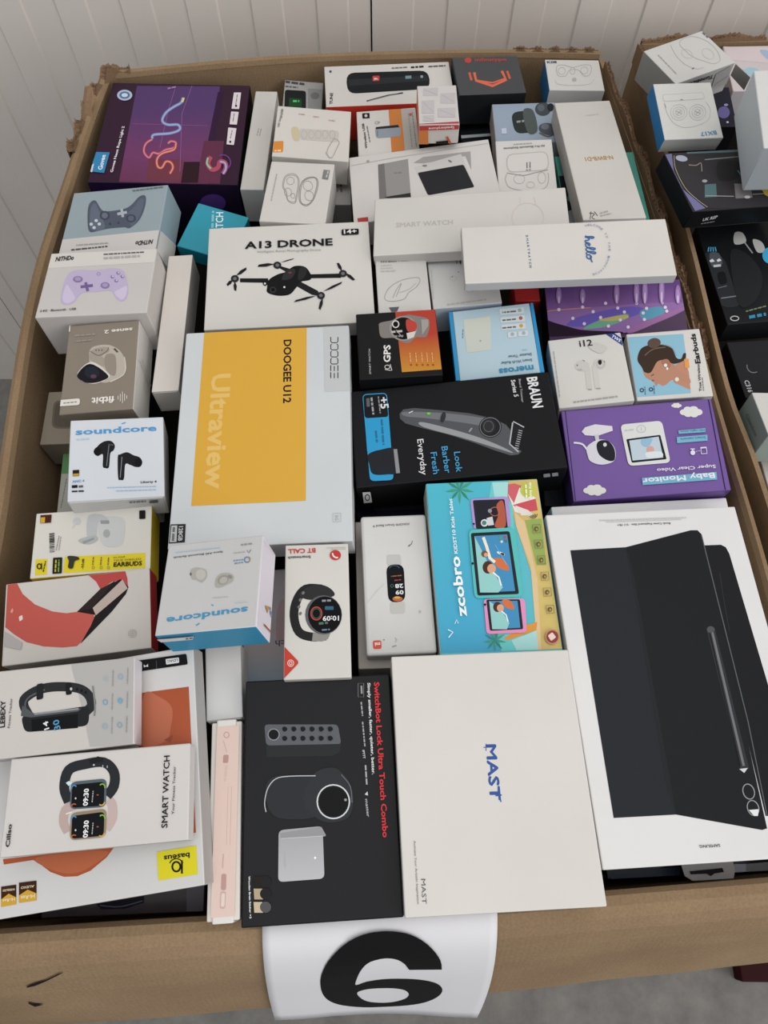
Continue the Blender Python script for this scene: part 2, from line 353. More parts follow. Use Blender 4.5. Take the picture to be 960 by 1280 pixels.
# ---------------------------------------------------------------- the hall: panelled wall and concrete floor
def at(px, py, z):                               # the point at height z that the photograph shows at a pixel
    r = AX @ Vector(((px - 480) / FOC, (py - 640) / FOC, 1.0)); return CAMP + r * ((z - CAMZ) / r.z)
wm = bpy.data.materials.new('painted_steel'); wm.use_nodes = True
_n = wm.node_tree; _b = _n.nodes['Principled BSDF']; _b.inputs['Roughness'].default_value = .5
_t = _n.nodes.new('ShaderNodeTexCoord'); _z = _n.nodes.new('ShaderNodeTexNoise'); _z.inputs['Scale'].default_value = 3; _z.inputs['Detail'].default_value = 8
_c = _n.nodes.new('ShaderNodeValToRGB'); _c.color_ramp.elements[0].position = .3; _c.color_ramp.elements[1].position = .7
_c.color_ramp.elements[0].color = (*rgb('bab4ad', 1.45), 1); _c.color_ramp.elements[1].color = (*rgb('c1bbb5', 1.45), 1)
_n.links.new(_t.outputs['Object'], _z.inputs['Vector']); _n.links.new(_z.outputs[0], _c.inputs[0]); _n.links.new(_c.outputs[0], _b.inputs['Base Color'])
WY = 1.346
def wall_panel(x0, x1, parent):
    """one sandwich panel: shallow ribs, raised half a pitch and sunk half a pitch"""
    P = .1145; pts = [(x0, .03), (x0, .0), ]; k = math.ceil((x0 + .6445 + .004) / P)
    x = -.6445 + P * k
    while x < x1 - .01:
        if x - x0 > .01: pts += [(x - .0025, .0), (x + .0005, .0035)]
        if x + P / 2 < x1 - .005: pts += [(x + P / 2 - .0005, .0035), (x + P / 2 + .0025, 0)]
        x += P
    if pts[-1][1] > 0: pts.append((x1 - .003, .0035)); 
    pts += [(x1, pts[-1][1]), (x1, .03)]
    V = []; F = []
    for px, dy in pts: V += [(px, WY + dy, 0), (px, WY + dy, 3.2)]
    for i in range(len(pts) - 1): F.append((2 * i, 2 * i + 2, 2 * i + 3, 2 * i + 1))
    return mesh_obj('panel', V, F, [wm], parent=parent)
wall = mesh_obj('wall_back', [(-3.2, WY + .03, 0), (3.2, WY + .03, 0), (3.2, WY + .03, 3.2), (-3.2, WY + .03, 3.2), (-3.2, WY + .13, 0), (3.2, WY + .13, 0), (3.2, WY + .13, 3.2), (-3.2, WY + .13, 3.2)],
                [(0, 1, 2, 3), (5, 4, 7, 6), (3, 2, 6, 7), (1, 5, 6, 2), (4, 0, 3, 7)], [ink('4a4744')])
tag(wall, kind='structure')
for a in (-2.03, -1.0315, -.0325, .9665):
    wall_panel(a + .0016, a + .9975, wall)
fm = bpy.data.materials.new('concrete'); fm.use_nodes = True
_n = fm.node_tree; _b = _n.nodes['Principled BSDF']; _b.inputs['Roughness'].default_value = .6
_t = _n.nodes.new('ShaderNodeTexCoord'); _z = _n.nodes.new('ShaderNodeTexNoise'); _z.inputs['Scale'].default_value = 14; _z.inputs['Detail'].default_value = 12; _z.inputs['Roughness'].default_value = .7
_c = _n.nodes.new('ShaderNodeValToRGB'); _c.color_ramp.elements[0].position = .3; _c.color_ramp.elements[1].position = .72
_c.color_ramp.elements[0].color = (*rgb('6c6a67', .8), 1); _c.color_ramp.elements[1].color = (*rgb('94918c', .8), 1)
_n.links.new(_t.outputs['Object'], _z.inputs['Vector']); _n.links.new(_z.outputs[0], _c.inputs[0]); _n.links.new(_c.outputs[0], _b.inputs['Base Color'])
floor = mesh_obj('floor', [(-3.2, -3, 0), (3.2, -3, 0), (3.2, WY + .03, 0), (-3.2, WY + .03, 0)], [(0, 1, 2, 3)], [fm]); tag(floor, kind='structure')

# ---------------------------------------------------------------- the big cardboard cartons
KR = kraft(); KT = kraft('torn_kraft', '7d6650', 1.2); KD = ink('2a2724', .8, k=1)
def resample(P, n):
    P = [Vector(p) for p in P]; L = [0]
    for a, b in zip(P, P[1:]): L.append(L[-1] + (b - a).length)
    out = []
    for i in range(n + 1):
        t = L[-1] * i / n; j = max(k for k in range(len(L)) if L[k] <= t + 1e-9); j = min(j, len(P) - 2)
        out.append(P[j].lerp(P[j + 1], (t - L[j]) / (L[j + 1] - L[j])))
    return out
def sweep(name, path, prof, parent, mat, n=40, wob=0.0, seed=1, zf=None, closed=True, of=None):
    """path: (x, y) along the rim, outward on its right; prof: loop of (out, dz)"""
    pts = [Vector(p) for p in smooth_path(path, False, 8)]; pts = resample(pts, n); rn = random.Random(seed); V = []; F = []; m = len(prof)
    ph = [rn.uniform(0, 6.28) for _ in range(4)]
    for i, p in enumerate(pts):
        t = (pts[min(i + 1, n)] - pts[max(i - 1, 0)]).normalized(); o = Vector((t.y, -t.x)); s = i / n
        wo = wob * (math.sin(s * 7 + ph[0]) * .6 + math.sin(s * 17 + ph[1]) * .3 + math.sin(s * 41 + ph[2]) * .12)
        for k, (a, z) in enumerate(prof):
            q = p + o * (a + wo * min(1, abs(z) * 12) + (of(s, z) if of else 0)); V.append((q.x, q.y, RIM + z + (zf(s, z) if zf else 0)))
    for i in range(n):
        for k in range(m if closed else m - 1):
            a = i * m + k; b = i * m + (k + 1) % m; F.append((a, b, b + m, a + m))
    if closed: F += [tuple(range(m))[::-1], tuple(n * m + k for k in range(m))]
    return mesh_obj(name, V, F, [mat], parent=parent, smooth=False)
def fold(th, r, drop, spread):
    """flap folded over the rim: over the top, down outside, and back along its inner face"""
    a = [(-th * .2, -.012), (-th * .2, 0)]
    return a
carton = bpy.data.objects.new('pallet_carton', None); COL.objects.link(carton); carton.location = (0, .55, 0)
tag(carton, 'large open cardboard carton with a number sheet, heaped with small boxes', 'carton')
carton.empty_display_size = .1
def child(o, par=None):
    par = par or carton; o.parent = par; o.matrix_parent_inverse = par.matrix_world.inverted() if par.matrix_world != Matrix() else Matrix.Translation(-par.location); return o
FL, FR, BR, BL = (-.412, -.064), (.42, -.006), (.340, 1.176), (-.440, 1.112)
left_path = [FL, (-.418, .13), (-.424, .34), (-.452, .60), (-.454, .85), BL]          # outward must be on the right: front to back is left side
wall_prof = lambda th=.007, h=RIM - .14: [(0, 0), (0, -h), (th, -h), (th, 0)]
lp = left_path[::-1]
def wall_side(path, seed):
    return child(sweep('side_panel', path, [(0, -.004), (-.004, -.3), (0, -(RIM - .14)), (.007, -(RIM - .14)), (.007, -.3), (.007, -.004)], None, KR, 48, .003, seed))
wall_side(lp, 3)                                                            # back to front: outward is -x
wall_side([FL, (0, -.040), FR], 4)
wall_side([FR, (.412, .28), (.401, .46), (.392, .62), (.379, .80), (.362, .98), BR], 5)
wall_side([BR, (.2, 1.178), (0, 1.170), (-.2, 1.152), BL], 6)
def flap(path, prof_mid, seed, wob, zf=None, name='top_flap', mat=KR, n=48, of=None):
    """sheet of board 5 mm thick that follows prof_mid, the line from the rim outwards and down"""
    P = [Vector(p) for p in prof_mid]; th = .0045; ins = []
    for i, p in enumerate(P):
        t = (P[min(i + 1, len(P) - 1)] - P[max(i - 1, 0)]).normalized(); ins.append(p + Vector((t.y, -t.x)) * th)
    loop = [tuple(p) for p in P] + [tuple(p) for p in ins[::-1]]
    return child(sweep(name, path, loop, None, mat, n, wob, seed, zf, of=of))
# left flap: folded over and hanging close to the side
flap(lp, [(-.001, -.003), (.002, .004), (.008, .006), (.014, .002), (.018, -.008), (.022, -.03), (.026, -.08), (.03, -.16), (.03, -.28)], 11, .003,
     zf=lambda s, z: .002 * math.sin(s * 23) if z > -.01 else 0)
# front flap: flares out over the sheet's width, its lower edge dips to the left corner
FRONT_PROFILE = [(-.002, -.004), (.002, .003), (.010, .005), (.020, .001), (.030, -.010), (.041, -.030), (.054, -.06), (.068, -.10), (.082, -.14), (.094, -.175)]
flap([FL, (-.2, -.05), (0, -.0385), (.2, -.024), FR], FRONT_PROFILE, 12, .0025,
     zf=lambda s, z: (-.03 * max(0, .16 - s) / .16 * (z < -.16)), of=lambda s, z: (.014 * (.5 - s) * min(1, -z * 8) if z < 0 else 0))
# right side and back: short folded lip
flap([(FR[0], FR[1]), (.413, .28), (.402, .46), (.394, .60)], [(-.001, -.004), (.001, .003), (.005, .004), (.008, -.002), (.009, -.02), (.010, -.12)], 13, .001)
flap([BR, (.2, 1.178), (0, 1.170), (-.2, 1.152), BL], [(-.001, -.004), (.001, .003), (.006, .005), (.012, .001), (.016, -.02), (.022, -.12), (.024, -.25)], 14, .0015)
def ragged(name, path, th, h0, h1, seed, n=150, par=None, base=-.03, lean=.0):
    """torn corrugated edge: uneven top, fluting showing between two liners"""
    rn = random.Random(seed); pts = resample([Vector(p) for p in smooth_path(path, False, 8)], n); V = []; F = []
    hh = [h0 + (h1 - h0) * (.5 + .5 * math.sin(i * .21 + seed)) * rn.uniform(.55, 1) for i in range(n + 1)]
    for i, p in enumerate(pts):
        t = (pts[min(i + 1, n)] - pts[max(i - 1, 0)]).normalized(); o = Vector((t.y, -t.x)); fl = .35 * th * (1 if i % 2 else -1)
        for a, z in ((0, base), (lean * .8, hh[i]), (th * .25 + fl * .3 + lean, hh[i] - .003 - rn.random() * .003), (th * .5 + fl + lean, hh[i] - rn.random() * .004), (th * .8 + lean, hh[i] - .004), (th + lean, hh[i] - .001 + rn.random() * .003), (th, base)):
            q = p + o * a; V.append((q.x, q.y, RIM + z))
    for i in range(n):
        for k in range(7): a = i * 7 + k; b = i * 7 + (k + 1) % 7; F.append((a, b, b + 7, a + 7))
    return child(mesh_obj(name, V, F, [KT]), par)
ragged('torn_edge', [(.398, .57), (.388, .70), (.378, .82), (.363, .98), (.343, 1.15)], .006, .003, .011, 21)['label'] = 'torn corrugated rim of the right side'
ragged('torn_edge', [(.408, .57), (.398, .70), (.388, .84), (.375, .98), (.357, 1.12)], .005, -.014, .003, 24)['label'] = 'torn outer layer of the right side'
ragged('torn_edge', [(-.408, 1.118), (-.438, 1.105), (-.452, 1.02), (-.458, .93)], .011, .004, .020, 22)['label'] = 'torn back left corner of the rim'
ragged('torn_edge', [(.339, 1.180), (.28, 1.180), (.2, 1.181)], .008, .003, .009, 23)['label'] = 'frayed back right rim'
# the spike of torn board standing at the back left corner
_s = [(*at(x, y, RIM + z)[:2], z) for x, y, z in ((101, 152, 0), (103, 130, .015), (106, 108, .03), (112, 107, .03), (115, 122, .02), (111, 134, .014), (114, 150, 0))]
V = [(x, y, RIM + z) for x, y, z in _s] + [(x + .005, y - .004, RIM + z) for x, y, z in _s]; m = len(_s)
o = child(mesh_obj('torn_spike', V, [tuple(range(m)), tuple(range(2 * m - 1, m - 1, -1))] + [(i, (i + 1) % m, m + (i + 1) % m, m + i) for i in range(m)], [KT])); o['label'] = 'dark spike of torn cardboard'
# added pad under the boxes, coloured dark as gap shade, and the carton's bottom
def quad(name, pts, z0, z1, mat, par=None):
    n = len(pts); V = [(x, y, z0) for x, y in pts] + [(x, y, z1) for x, y in pts]
    return child(mesh_obj(name, V, [tuple(range(n))[::-1], tuple(range(n, 2 * n))] + [(i, (i + 1) % n, n + (i + 1) % n, n + i) for i in range(n)], [mat]), par)
quad('gap_shade_pad', [(-.40, -.05), (.40, 0), (.33, 1.155), (-.425, 1.09)], RIM - .16, RIM - .152, KD)
quad('bottom', [(-.40, -.055), (.405, -.0), (.33, 1.158), (-.42, 1.09)], .135, .145, KR)
# scuffs on the front flap: cuts in the outer liner
_guide = sweep('guide', [FL, (-.2, -.05), (0, -.0385), (.2, -.024), FR], [(-.05, .001)] + FRONT_PROFILE[1:] + [(.112, -.23), (.134, -.30)], None, KR, 48, .0025, 12, closed=False,
               of=lambda s, z: (.014 * (.5 - s) * min(1, -z * 8) if z < 0 else 0))
from mathutils.bvhtree import BVHTree
_gt = BVHTree.FromPolygons([v.co.copy() for v in _guide.data.vertices], [tuple(p.vertices) for p in _guide.data.polygons])
bpy.data.objects.remove(_guide)
def on_flap(px, py, up=.0012):
    """point just above the front flap's surface on a line of sight"""
    r = (AX @ Vector(((px - 480) / FOC, (py - 640) / FOC, 1.0))).normalized()
    hit = _gt.ray_cast(CAMP, r); n = hit[1]
    if n is None: p = at(px, py, RIM + .001); return p + Vector((0, 0, up))
    if n.dot(r) > 0: n = -n
    return hit[0] + n * up
for pts in ([(34, 1232), (44, 1229), (58, 1224), (72, 1217), (79, 1214)], [(36, 1252), (44, 1255), (54, 1254)]):
    w = 1.1; V = []; n = len(pts)
    for i, (x, y) in enumerate(pts):
        ww = w * (1.6 if i in (1,) else .8 if i < n - 1 else .3); V += [on_flap(x, y - ww), on_flap(x, y + ww)]
    o = child(mesh_obj('cut', V, [(2 * i, 2 * i + 2, 2 * i + 3, 2 * i + 1) for i in range(n - 1)], [ink('2a2020', .9)])); o['label'] = 'dark cut in the front flap'

# ---------------------------------------------------------------- the number sheet hung over the front flap
def sheet_grid(nx=28, ny=20):
    """paper from the rim over the flap: follows the flap's curve, its corners standing off"""
    tl, tr, br, bl = (320, 1150), (620, 1132), (600, 1266), (346, 1269); G = []
    for j in range(ny + 1):
        v = j / ny; row = []
        for i in range(nx + 1):
            u = i / nx
            L = Vector((328.5 + 16 * v ** 2.5, 1146 + 120 * v)); R = Vector((621 - 26 * v ** 2.6, 1132 + 131 * v))
            p = L.lerp(R, u); y = p.y - .5 * math.sin(math.pi * u) * v
            lift = .003 + .006 * v * max(0, abs(u - .5) * 2 - .45) + .001 * math.sin(u * 9) * v
            row.append(on_flap(p.x, y, lift))
        G.append(row)
    return G
G = sheet_grid(); ny, nx = len(G) - 1, len(G[0]) - 1
V = [p for r in G for p in r]; F = [(j * (nx + 1) + i, (j + 1) * (nx + 1) + i, (j + 1) * (nx + 1) + i + 1, j * (nx + 1) + i + 1) for j in range(ny) for i in range(nx)]
sheet = mesh_obj('number_sheet', V, F, [board('d4d3d6', .6, dirt=.02)], smooth=True)
so = sheet.modifiers.new('solid', 'SOLIDIFY'); so.thickness = .0004; so.offset = 1
tag(sheet, 'white paper sheet with a bold black 6 hung over the front flap', 'paper sheet')
# the figure, printed on the sheet: laid on the same curve
Z6 = lambda x, y: (310 + x / 2.909, 1120 + y / 2.909)
outer = [(705, 268), (700, 235), (672, 195), (630, 160), (575, 136), (505, 128), (440, 135), (385, 155), (335, 190), (290, 240), (266, 290), (264, 330), (275, 362), (300, 384), (345, 398), (420, 405), (500, 403), (580, 398), (640, 388), (685, 370), (706, 348), (700, 328), (672, 314), (620, 305), (555, 302), (490, 304), (430, 313), (392, 325), (397, 298), (415, 265), (445, 240), (500, 227), (545, 233), (572, 250), (586, 269)]
bowl = [(397, 352), (425, 341), (470, 336), (530, 336), (570, 343), (585, 358), (572, 374), (530, 386), (480, 389), (435, 384), (408, 370)]
from mathutils import geometry as _g
loops = [[Vector((*Z6(*p), 0)) for p in smooth_path(outer[:-1] , False, 3)] + [Vector((*Z6(*outer[-1]), 0))], [Vector((*Z6(*p), 0)) for p in smooth_path(bowl, True, 3)]]
flat = [p for l in loops for p in l]; tris = _g.tessellate_polygon(loops)
bm = bmesh.new(); bv = [bm.verts.new(p) for p in flat]
for t in tris:
    try: bm.faces.new([bv[i] for i in t])
    except ValueError: pass
for k in range(14):
    bmesh.ops.bisect_plane(bm, geom=bm.verts[:] + bm.edges[:] + bm.faces[:], plane_co=(0, 1163 + k * 7, 0), plane_no=(0, 1, 0))
for k in range(16):
    bmesh.ops.bisect_plane(bm, geom=bm.verts[:] + bm.edges[:] + bm.faces[:], plane_co=(398 + k * 10, 0, 0), plane_no=(1, 0, 0))
bmesh.ops.triangulate(bm, faces=bm.faces[:])
tree_v = V
from mathutils.bvhtree import BVHTree
bt = BVHTree.FromPolygons([Vector(v) for v in V], F)
for v in bm.verts:
    r = (AX @ Vector(((v.co.x - 480) / FOC, (v.co.y - 640) / FOC, 1.0))).normalized()
    hit = bt.ray_cast(CAMP, r)
    v.co = hit[0] - r * .0038 if hit[0] else CAMP + r * .85
me = bpy.data.meshes.new('printed_number'); bm.to_mesh(me); bm.free(); me.materials.append(ink('1b191b', .55, k=1.0))
o = bpy.data.objects.new('printed_number', me); COL.objects.link(o); o.parent = sheet

# ---------------------------------------------------------------- the second carton, behind and to the right
carton_b = bpy.data.objects.new('pallet_carton', None); COL.objects.link(carton_b); carton_b.location = (.85, .75, 0)
tag(carton_b, 'second cardboard carton at the right, its left side pressed against the first', 'carton')
LB = [at(803, 55, RIM), at(838, 200, RIM), at(870, 312, RIM), at(912, 480, RIM), at(945, 568, RIM), at(985, 690, RIM)]
LB = [(p.x, p.y) for p in LB]; LB.append((.47, -.02))
side_prof = [(0, -.001), (0, -.5), (0, -(RIM - .14)), (.006, -(RIM - .14)), (.006, -.5), (.006, -.001)]
child(sweep('side_panel', LB, side_prof, None, KR, 40, .001, 31), carton_b)
FL2, BL2 = LB[-1], LB[0]; BR2 = (1.27, 1.262); FR2 = (1.28, .02)
child(sweep('side_panel', [FL2, (.88, .0), FR2], side_prof, None, KR, 8, .001, 32), carton_b)
child(sweep('side_panel', [FR2, BR2], side_prof, None, KR, 8, .001, 33), carton_b)
child(sweep('side_panel', [BR2, (.85, 1.235), BL2], side_prof, None, KR, 24, .0015, 34), carton_b)
o = ragged('torn_edge', [(.62, 1.225), (.52, 1.218), (BL2[0], BL2[1] + .002)], .008, .002, .010, 35, 70, carton_b); o['label'] = 'frayed back rim of the second carton'
o = ragged('torn_edge', [(BL2[0] - .001, BL2[1]), (LB[0][0] + .001, LB[0][1] - .10)], .007, .001, .008, 36, 50, carton_b); o['label'] = 'frayed corner of the left side'
quad('gap_shade_pad', [(LB[3][0] + .01, .02), (1.26, .03), (1.26, 1.25), (.425, 1.20)], RIM - .165, RIM - .157, KD, carton_b)  # dark pad added here too, standing in for shade between boxes
quad('bottom', [(.47, 0), (1.27, .02), (1.27, 1.25), (.43, 1.2)], .135, .145, KR, carton_b)
plank = beveled('plank', .5, .05, 0, .04, [ink('40181b', .6)] * 6, .003, None); plank.location = (1.03, -.20, 0)
tag(plank, 'dark red painted plank lying on the floor by the right corner of the carton', 'plank')
# the pallets they stand on
PW = kraft('pallet_wood', '8d7350', 1.2)
for k, (x0, x1, y0, y1, lab) in enumerate(((-.42, .40, -.02, 1.14, 'wooden pallet under the numbered carton'), (.47, 1.27, .02, 1.22, 'wooden pallet under the second carton'))):
    p = bpy.data.objects.new('pallet', None); COL.objects.link(p); p.location = ((x0 + x1) / 2, (y0 + y1) / 2, 0); tag(p, lab, 'pallet')
    w, d = x1 - x0, y1 - y0
    for i in range(7): beveled('board', .10, d, .112, .132, [PW] * 6, .001, p, off=(-w / 2 + .05 + i * (w - .1) / 6, 0))
    for i in range(3): beveled('runner', w, .1, .0, .111, [PW] * 6, .001, p, off=(0, -d / 2 + .05 + i * (d - .1) / 2))

# ---------------------------------------------------------------- the retail boxes
GR2 = 'retail boxes in the second carton'
WT = 'd2d0cb'; GY = '8a8886'; BK = '232426'
def mk(*a, **k): return Box(*a, **k)

# --- rope light
b = mk('rope', 'light_strip_box', 'large purple box with a glowing neon rope light, back left corner', top='43283f', front='2a1d38', right='17151c', left='2a1d38', coat=.3)
b.f(100, 80, 4).part('printed_picture', 'purple room lit by a neon rope')
b.poly([(285, 110), (700, 112), (640, 600), (195, 590)], blend('5e2b42', '4f3466', 1, -.12, .08, noise=.06, h3='6c3562'))
b.poly([(690, 140), (720, 140), (670, 385), (640, 385)], '3d2346').poly([(620, 385), (720, 385), (700, 600), (580, 597)], '5c2743').poly([(520, 490), (600, 490), (590, 595), (505, 595)], '3a1f2c')
b.poly([(345, 470), (520, 480), (500, 590), (330, 585)], '6b3142')
b.line([(480, 110), (440, 240), (400, 420)], 3, '84588f').line([(560, 110), (510, 250), (500, 540)], 3, '84588f').line([(260, 300), (640, 310)], 3, '7d4d80')
b.line([(515, 170), (505, 195), (470, 215), (430, 245), (412, 285), (440, 305), (490, 305), (498, 330), (450, 348), (370, 355), (362, 375)], 15, '7f78b8', smooth=True)
b.line([(515, 170), (505, 195), (470, 215), (430, 245), (412, 285), (440, 305), (490, 305), (498, 330), (450, 348), (370, 355), (362, 375)], 7, '90b2c8', smooth=True)
b.line([(520, 170), (512, 192)], 9, 'cfd765')
P_ = [(362, 378), (330, 400), (320, 440), (345, 470), (365, 445), (395, 450), (430, 430), (470, 420), (480, 395), (455, 388), (440, 400)]
b.line(P_, 15, 'a0425f', smooth=True).line(P_, 6, 'd0858f', smooth=True)
P_ = [(480, 400), (470, 430), (410, 450), (385, 480), (390, 515), (410, 520), (430, 490), (455, 495), (465, 520), (450, 550)]
b.line(P_, 15, 'ab4a50', smooth=True).line(P_, 6, 'd8977c', smooth=True)
b.line([(655, 465), (640, 500), (660, 530), (690, 520), (700, 490), (725, 495), (730, 520), (715, 550)], 22, 'a84a5e', smooth=True)
b.line([(640, 470), (635, 500), (655, 525)], 9, '88b7a0', smooth=True).line([(700, 490), (725, 497), (730, 525), (715, 552)], 9, '9aa3d8', smooth=True)
b.ring(715, 495, 38, 38, 5, '6d3f8e', a0=-120, a1=60).done()
b.part('round_seal')
b.ell(224, 158, 38, 27, 'a9b9cf').ell(224, 158, 26, 18, '50688f').ell(224, 158, 16, 10, 'c6d3e2')
for q in (((770, 145), (806, 145), (796, 228), (758, 226)), ((756, 240), (794, 242), (785, 306), (748, 304)), ((742, 320), (783, 324), (770, 408), (733, 404))): b.done().part('pale_label').rr(*q, 'd8cfd2', .08)
b.bars((782, 205), (790, 155), 5, '8a7a86', 1).bars((768, 290), (774, 250), 5, '8a7a86', 2).bars((755, 375), (764, 335), 5, '8a7a86', 3).ell(781, 212, 5, 6, '2e2430').ell(752, 392, 5, 6, '2e2430')
b.bars((440, 130), (480, 122), 8, '9a7aa8', 3).poly([(82, 443), (150, 445), (122, 548), (50, 540)], '2f7fae').poly([(50, 540), (62, 508), (72, 500), (62, 545)], 'c9ced4').done()
b.part('lettering', 'white lettering').text('Govee', (112, 532), (130, 458), 22, 'e6eef4', .02).text('Govee Neon Rope Light 2', (165, 545), (224, 315), 13, 'e8e2ea', .02).done()
b.on('front').f(100, 80, 4).part('printed_stripe').poly([(38, 592), (345, 600), (345, 640), (44, 640)], '2f1c4a').ell(665, 690, 65, 45, '4b2f73').done()

# --- game pads
b = mk('padblue', 'game_controller_box', 'pale blue box with a slate grey game controller picture', top='93a1a7', front=WT, right='8fa2ab', left='93a1a7')
b.f(40, 220, 4.174).part('white_band').poly([(150, 333), (668, 282), (640, 400), (120, 420)], 'c8c4c0').done()
b.part('printed_controller', 'slate grey game controller, upside down')
b.poly([(300, 290), (290, 220), (298, 150), (330, 128), (360, 172), (390, 185), (480, 172), (520, 150), (560, 108), (592, 105), (590, 160), (560, 230), (510, 272), (480, 268), (400, 275), (350, 285)], '4d5564', smooth=True)
b.poly([(310, 280), (302, 220), (308, 165), (328, 142), (350, 180), (380, 270)], '5f6878', smooth=True).poly([(520, 262), (560, 215), (583, 150), (582, 118), (560, 125), (530, 165), (500, 200)], '596272', smooth=True)
b.ell(380, 207, 26, 24, '3c4350').ell(380, 207, 16, 15, '656d7c').ell(517, 222, 26, 22, '3c4350').ell(517, 222, 16, 14, '59606e')
b.line([(446, 200), (496, 190)], 14, 'a7adb6').line([(468, 172), (475, 216)], 14, 'a7adb6')
for x, y in ((336, 234), (352, 252), (310, 253), (325, 271)): b.ell(x, y, 9, 8, 'c3c8cd')
b.ell(408, 250, 6, 6, '3c4350').ell(452, 246, 6, 6, '3c4350').done()
b.part('lettering', 'small black lettering, upside down').text('NiTHDo', (634, 333), (542, 343), 22, '2a2a2c', .03, .2).bars((395, 365), (205, 384), 7, '4a4a4c', 4).bars((398, 348), (225, 360), 6, '9c9b99', 5).bars((684, 56), (525, 76), 6, '5c6a6e', 6).done()
b.on('right').part('white_band').poly([(668, 285), (790, 400), (790, 470), (640, 470), (640, 385)], 'c9c7c4').done()
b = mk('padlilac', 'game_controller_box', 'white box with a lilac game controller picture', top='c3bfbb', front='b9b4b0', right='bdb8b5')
b.f(40, 220, 4.174).part('white_band').poly([(100, 400), (660, 365), (650, 450), (80, 482)], 'cfcbc6').done()
b.part('printed_controller', 'lilac game controller')
b.poly([(160, 668), (150, 640), (162, 580), (185, 520), (230, 492), (330, 492), (430, 482), (480, 500), (500, 570), (498, 630), (470, 655), (440, 640), (410, 600), (340, 605), (260, 612), (225, 655), (190, 672)], 'b7abc8', smooth=True)
b.poly([(165, 655), (160, 625), (180, 570), (200, 590), (225, 640), (190, 664)], 'c6bcd4', smooth=True).poly([(495, 575), (490, 625), (465, 645), (430, 610), (460, 590)], 'c6bcd4', smooth=True)
b.ell(240, 540, 26, 17, '85749c').ell(240, 538, 16, 10, 'a394b8').ell(382, 572, 24, 17, '85749c').ell(382, 570, 15, 10, 'a394b8')
b.line([(254, 580), (318, 572)], 15, '6f5c8c').line([(280, 556), (292, 602)], 15, '6f5c8c').ring(348, 512, 9, 7, 2, '8b7ca0')
for x, y in ((450, 508), (472, 526), (420, 528), (440, 548)): b.ell(x, y, 10, 8, '8c7ba6').ell(x + 3, y - 2, 4, 4, 'd5cce0')
b.done().part('lettering', 'small black lettering').text('NiTHDo', (122, 447), (218, 438), 22, '2a2a2c', .03, .2).bars((375, 414), (585, 402), 6, '55555a', 6).bars((375, 436), (565, 424), 10, 'a9a6a3', 7).text('2.4G · Bluetooth · USB', (42, 712), (230, 700), 11, '2c2c2e', .01).done()
b = mk('narrow', 'narrow_box', 'plain narrow white box with a torn top flap, beside the lilac controller box', top='cfc9c2', front='aaa59f', right='8e8b88', style='tuck')

# --- fitness watch
b = mk('fitness', 'smartwatch_box', 'taupe box with a square fitness watch, printed upside down', top='847a6e', front='7a7064', right='c9c6c1', left='847a6e')
b.f(40, 390, 4.8).part('printed_watch', 'white band watch with a dark square screen')
b.poly([(345, 300), (350, 225), (400, 200), (470, 200), (530, 235), (562, 300), (560, 360), (510, 400), (440, 425), (380, 400)], 'b0a89c', smooth=True)
b.poly([(350, 290), (352, 240), (395, 215), (455, 212), (462, 240), (420, 262), (455, 300), (440, 330)], '9b9286', smooth=True).poly([(440, 262), (500, 262), (500, 380), (445, 350)], '8e8579', smooth=True)
b.line([(555, 270), (562, 330), (545, 380), (470, 420)], 5, 'cfc9be', smooth=True).poly([(487, 222), (500, 218), (520, 240), (510, 245)], '4f4a44').line([(350, 235), (400, 262), (450, 235), (460, 212)], 4, '5c564e', smooth=True)
for x in (385, 402, 420): b.ell(x, 230, 4, 4, '4c463f')
b.poly([(275, 365), (360, 300), (465, 375), (440, 410), (370, 432), (300, 415)], 'cdc8c0', smooth=True).poly([(272, 378), (350, 312), (458, 382), (420, 415), (360, 428), (310, 420)], '26242a', smooth=True).ell(360, 365, 45, 35, '2f3240', 10).ell(370, 388, 18, 12, '533a44').done()
b.part('lettering', 'white lettering, upside down').text('fitbit', (496, 506), (360, 518), 38, 'e0dcd4', .03).text('sense 2', (604, 96), (435, 112), 20, 'ded9d0', .03)
for i, hh in enumerate((10, 22, 34, 22, 12)): b.line([(570 - i * 13, 512 + i - hh), (570 - i * 13, 512 + i + hh)], 4, 'd8d3ca')
b.bars((380, 130), (250, 140), 10, '948b80', 3).bars((360, 165), (255, 176), 8, '948b80', 5)
b.rr((120, 535), (290, 520), (288, 560), (120, 572), 'd8d4cd', .4).bars((270, 538), (190, 546), 7, '8b8478', 3).poly([(222, 85), (232, 82), (230, 120), (220, 122)], 'd8d4cd').done()
b.on('right').part('lettering').bars((640, 290), (700, 460), 3, 'a9a7a3', 3).bars((655, 290), (715, 460), 3, 'b3b1ad', 4).done()
b = mk('taupe', 'smartwatch_box', 'taupe box with a rounded darker window, low against the left side of the carton', top='8f8578', front='7a7064')
b.f(40, 390, 4.8).part('printed_picture', 'dark rounded window').rr((130, 530), (330, 530), (320, 700), (115, 700), '6c6358', .25).rr((142, 540), (325, 540), (315, 690), (128, 690), '5c544b', .25).done()
b = mk('green', 'small_box', 'grey green box under the black earbuds box', top='a9aaa0', front='9a9b92')
b.f(40, 390, 4.8).part('green_band').poly([(185, 815), (760, 815), (760, 970), (170, 970)], '5a8a58').done().part('lettering').bars((205, 1000), (170, 1180), 6, '7c7d76', 3).done()

